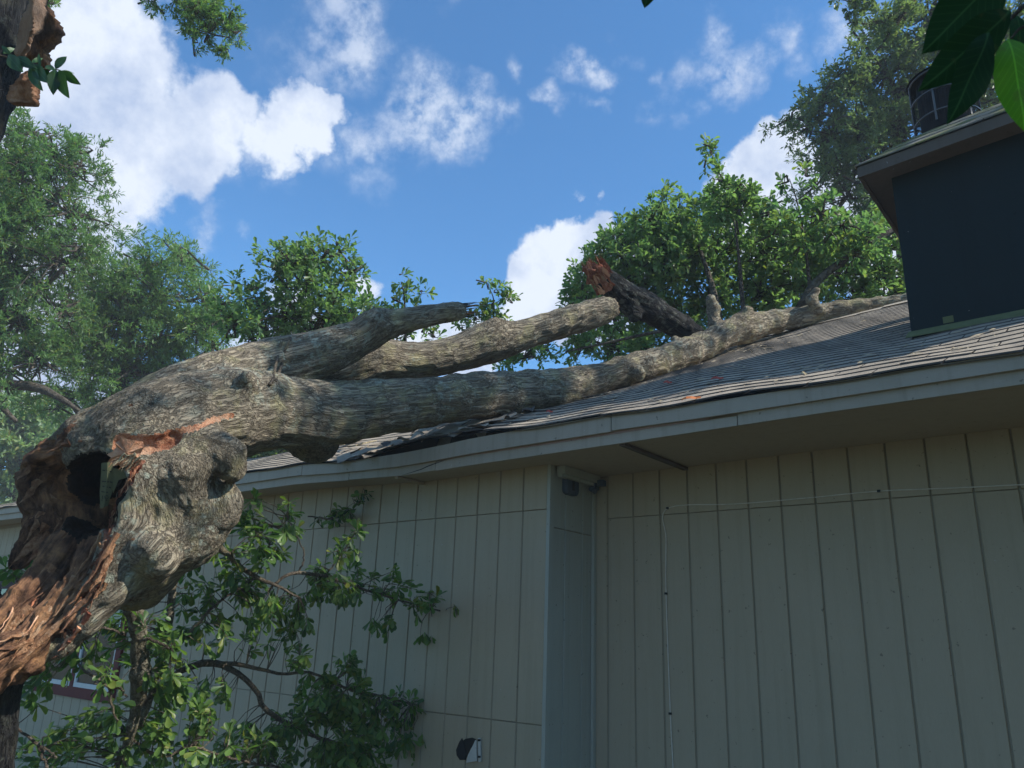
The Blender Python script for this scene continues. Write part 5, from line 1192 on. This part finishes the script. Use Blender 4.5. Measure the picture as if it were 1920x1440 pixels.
# glossy twig in front of the split trunk and the big near leaves at the top right
def leafy(name, label, stems, leaves, mt, kind='broad', stemmat=TWIG):
    T = empty(name, label, 'leafy twig')
    for L in stems: c = CH(L, 16); MB().tube(c[:, :3], c[:, 3], 6).build('stem', stemmat, T, smooth=True)
    for lf in leaves:
        (x0, y0, w0), (x1, y1, w1) = lf[0], lf[1]; a, b = P(x0, y0, w0), P(x1, y1, w1); L = np.linalg.norm(b-a)
        V, F = leaf_template('broad'); V = V.copy(); V[:, 1] *= lf[2]; V[:, 2] *= 1.0
        # finer leaf outline
        s = np.linspace(0, 1, 15); prof = np.interp(s, V[1::3, 0], -V[0::3, 1])
        prof = .5*prof+.5*lf[2]*.24*np.sin(math.pi*s**.85)**.8; prof[0] = .01; prof[-1] = .003
        VV = []; 
        for i, (t, w) in enumerate(zip(s, prof)):
            z = -.16*t*t
            for f in (-1, -.5, 0, .5, 1): VV.append((t, f*w, z+.30*abs(f)*w*(1-.3*abs(f))+(.012 if f == 0 else 0)+.012*math.sin(t*9+f*2)))
        FF = []
        for i in range(14):
            for k in range(4): q = 5*i+k; FF.append([q, q+1, q+6, q+5])
        n = (-FW+rdir(1)[0]*.35) if len(lf) < 4 or lf[3] is None else lf[3]; B = basis((b-a)[None], n[None])[0]*L
        W3 = np.array(VV)@B.T+a; m_ = lf[4] if len(lf) > 4 else mt
        fw = np.tile([-1, -.5, 0, .5, 1], 15)*np.repeat(prof, 5); o = mesh_np('leaf', W3, np.array(FF), m_, T, True, {'tint': np.full(len(W3), rng.random()*.8), 'luv': np.stack([np.repeat(s, 5)+.02, fw, fw*0], 1)})
        if m_ is LEAF_BRIGHT: o['label'] = 'bright green leaf with its sunlit glow put into the colour'
    return T
leafy('glossy_twig', 'near twig with pointed dark glossy leaves crossing in front of the split trunk', [[(-20, 100, 2.0, 2), (30, 112, 2.0, 1.8), (75, 128, 2.0, 1.5), (105, 130, 2.0, 1.1), (122, 136, 2.0, .8)]],
      [((104, 129, 2), (122, 103, 2.0), 1.25), ((103, 130, 2), (98, 173, 1.98), .95), ((110, 131, 2), (121, 180, 1.98), 1.0), ((117, 133, 2), (147, 158, 2.0), .95), ((113, 134, 2), (140, 134, 2.03), .6), ((85, 124, 2), (100, 127, 1.97), .6), ((76, 126, 2), (70, 98, 2), .5),
       ((62, 122, 2), (83, 150, 1.96), .8), ((56, 120, 2), (70, 166, 1.97), .8), ((80, 126, 2), (104, 168, 2.02), .8), ((30, 108, 2), (62, 124, 1.97), .7), ((20, 102, 2), (0, 84, 2), .7), ((15, 104, 2), (36, 130, 1.97), .9), ((40, 112, 2), (20, 128, 2), .8), ((60, 118, 2), (80, 106, 2.02), .8), ((5, 100, 2), (28, 88, 2.02), .8)], LEAF_GLOSS)
nb = None
MAG = leafy('magnolia_bush', 'large dark glossy leaves hanging into the top right corner in front of the chimney cap', [[(1990, -60, .95, 5), (1900, 30, .95, 4), (1868, 52, .95, 3), (1850, 70, .95, 2)], [(1990, 40, .95, 4), (1920, 50, .95, 3), (1893, 76, .95, 2.4)]],
      [((1893, 20, .95), (1748, 160, .93), .80, -FW+A3(.1, .1, -.2)), ((1885, -60, .97), (1746, 88, .97), 1.15, -FW+A3(-.15, 0, -.2)), ((1852, 62, .93), (1799, 219, .90), .78, -FW+A3(.25, 0, 0)), ((1889, 74, .95), (1936, 232, .93), 1.25, -FW, LEAF_BRIGHT), ((1905, 30, 1.0), (1928, 120, .97), 1.0, -FW+A3(.2, 0, -.2))], LEAF_NEAR)
leafy('near_leaf', 'tip of a dark green leaf dipping in from the middle of the top edge', [[(1228, -80, 1.2, 2), (1226, -55, 1.2, 1.6), (1224, -40, 1.2, 1.2)]], [((1224, -40, 1.2), (1209, 11, 1.2), 1.3)], LEAF_NEAR)

# the neighbouring oak whose overhanging crown dapples the log and roof with shade (it stands right of the house)
def shade_pt(p, t): return np.array(p)+SUN*t
cl = []
for (x, y, w, t, r, k) in [(620, 650, 5.1, 8.6, .34, 9), (700, 618, 5.2, 8.4, .30, 8), (780, 600, 5.3, 8.7, .26, 7), (860, 585, 5.35, 8.3, .2, 6), (560, 690, 4.9, 8.0, .22, 5), (640, 780, 5.0, 8.2, .30, 8), (730, 765, 5.2, 8.8, .32, 9), (830, 755, 5.4, 8.5, .30, 9), (920, 745, 5.6, 8.2, .28, 7),
                           (1010, 738, 5.9, 8.6, .22, 5), (1120, 735, 6.0, 8.3, .35, 8), (1230, 730, 5.6, 8.0, .38, 9), (1330, 712, 5.4, 8.2, .35, 7), (1120, 770, 5.4, 8.0, .30, 6), (1240, 665, 6.5, 8.6, .25, 5), (1350, 630, 7.1, 8.2, .2, 3), (520, 800, 4.6, 8.6, .2, 5),
                           (140, 930, 3.8, 8.6, .12, 2), (750, 1150, 5.2, 8.2, .35, 5), (650, 1350, 5.1, 8.3, .4, 6), (480, 1350, 4.8, 8.6, .3, 4), (200, 1300, 4.0, 8.4, .3, 4), (320, 720, 4.1, 8.8, .15, 2), (30, 100, 3.8, 8.0, .3, 5), (1180, 560, 7.0, 8.0, .3, 6)]:
    c = shade_pt(P(x, y, w), t)
    for _ in range(k): cl.append(c+rng.normal(0, r*.55, 3))
cl = np.array(cl)
ov = empty('shade_oak', 'neighbouring oak beside the house whose crown overhangs the roof', 'tree')
hub = cl.mean(0); m = MB(); tk = spline(np.array([[5.0, 9.6, -.05], [4.9, 9.4, 3], [4.7, 9.0, 6], [4.0, 7.8, 8.6], hub+A3(.3, .5, .6), hub]), 24)
MB().tube(tk, np.linspace(.26, .07, 24), 14, .08).build('trunk', TREEB, ov, smooth=True)
br = MB()
for p in cl[::3]:
    a = tk[rng.integers(15, 24)]; br.tube(spline([a, (a+p)/2+A3(0, 0, .15), p], 5), np.linspace(.022, .006, 5), 4, cap=False)
n_l = 34; base = np.repeat(cl, n_l, 0); Lp = base+rdir(len(base))*.17*rng.random((len(base), 1))**.4
V, F, tn = leaves_np(cheap_template('obovate'), Lp, rdir(len(Lp)), rdir(len(Lp))*.6+A3(0, 0, 1), .10*rng.uniform(.7, 1.2, len(Lp)))
o = br.build('branches', TREEB, ov); o['kind'] = 'stuff'; o = mesh_np('crown', V, F, LEAF_OAK, ov, False, {'tint': tn}); o['kind'] = 'stuff'

# the rest of the broad leaved bush those near leaves belong to, standing right beside the viewer
n = 9000; c = A3(3.2, 1.6, 3.0); d = rdir(n); Lp = c+d*A3(1.95, 2.2, 2.7)*(rng.random((n, 1))**.35)
Lp = Lp[(Lp[:, 0] > 1.25) & (Lp[:, 2] > .2)]
V, F, tn = leaves_np(cheap_template('obovate'), Lp, rdir(len(Lp))+A3(0, 0, -.3), rdir(len(Lp))*.6+A3(0, 0, 1), .20*rng.uniform(.7, 1.2, len(Lp)))
o = mesh_np('crown', V, F, LEAF_NEAR, MAG, False, {'tint': tn}); o['kind'] = 'stuff'
MB().tube(spline(np.array([[3.3, 1.3, -.05], [3.25, 1.2, 1.5], [3.3, 1.2, 3.6]]), 10), np.linspace(.09, .03, 10), 10).build('trunk', TREEB, MAG, smooth=True)
m = MB()
for p in Lp[::60]: m.tube(np.array([A3(3.27, 1.2, min(max(p[2]-.5, .6), 3.4)), p]), np.array([.016, .004]), 4, cap=False)
m.tube(spline(np.array([[3.27, 1.2, 2.4], [2.0, .9, 2.6], P(1990, -60, .95)]), 8), np.linspace(.02, .004, 8), 6, cap=False)
o = m.build('branches', TREEB, MAG); o['kind'] = 'stuff'


# added volume whose pale scatter imitates veiling lens glare
m, t = mat('glare_veil')
pv = t.new('ShaderNodeVolumePrincipled', {'Color': (0.86, 0.93, 1.0, 1), 'Density': 0.0027, 'Anisotropy': 0.0}); t.l.new(pv.outputs[0], t.out.inputs['Volume'])
hz = MB().box((-32, -14, -1.1), (20, 32, 15.5)).build('glare_volume', m); hz['kind'] = 'stuff'
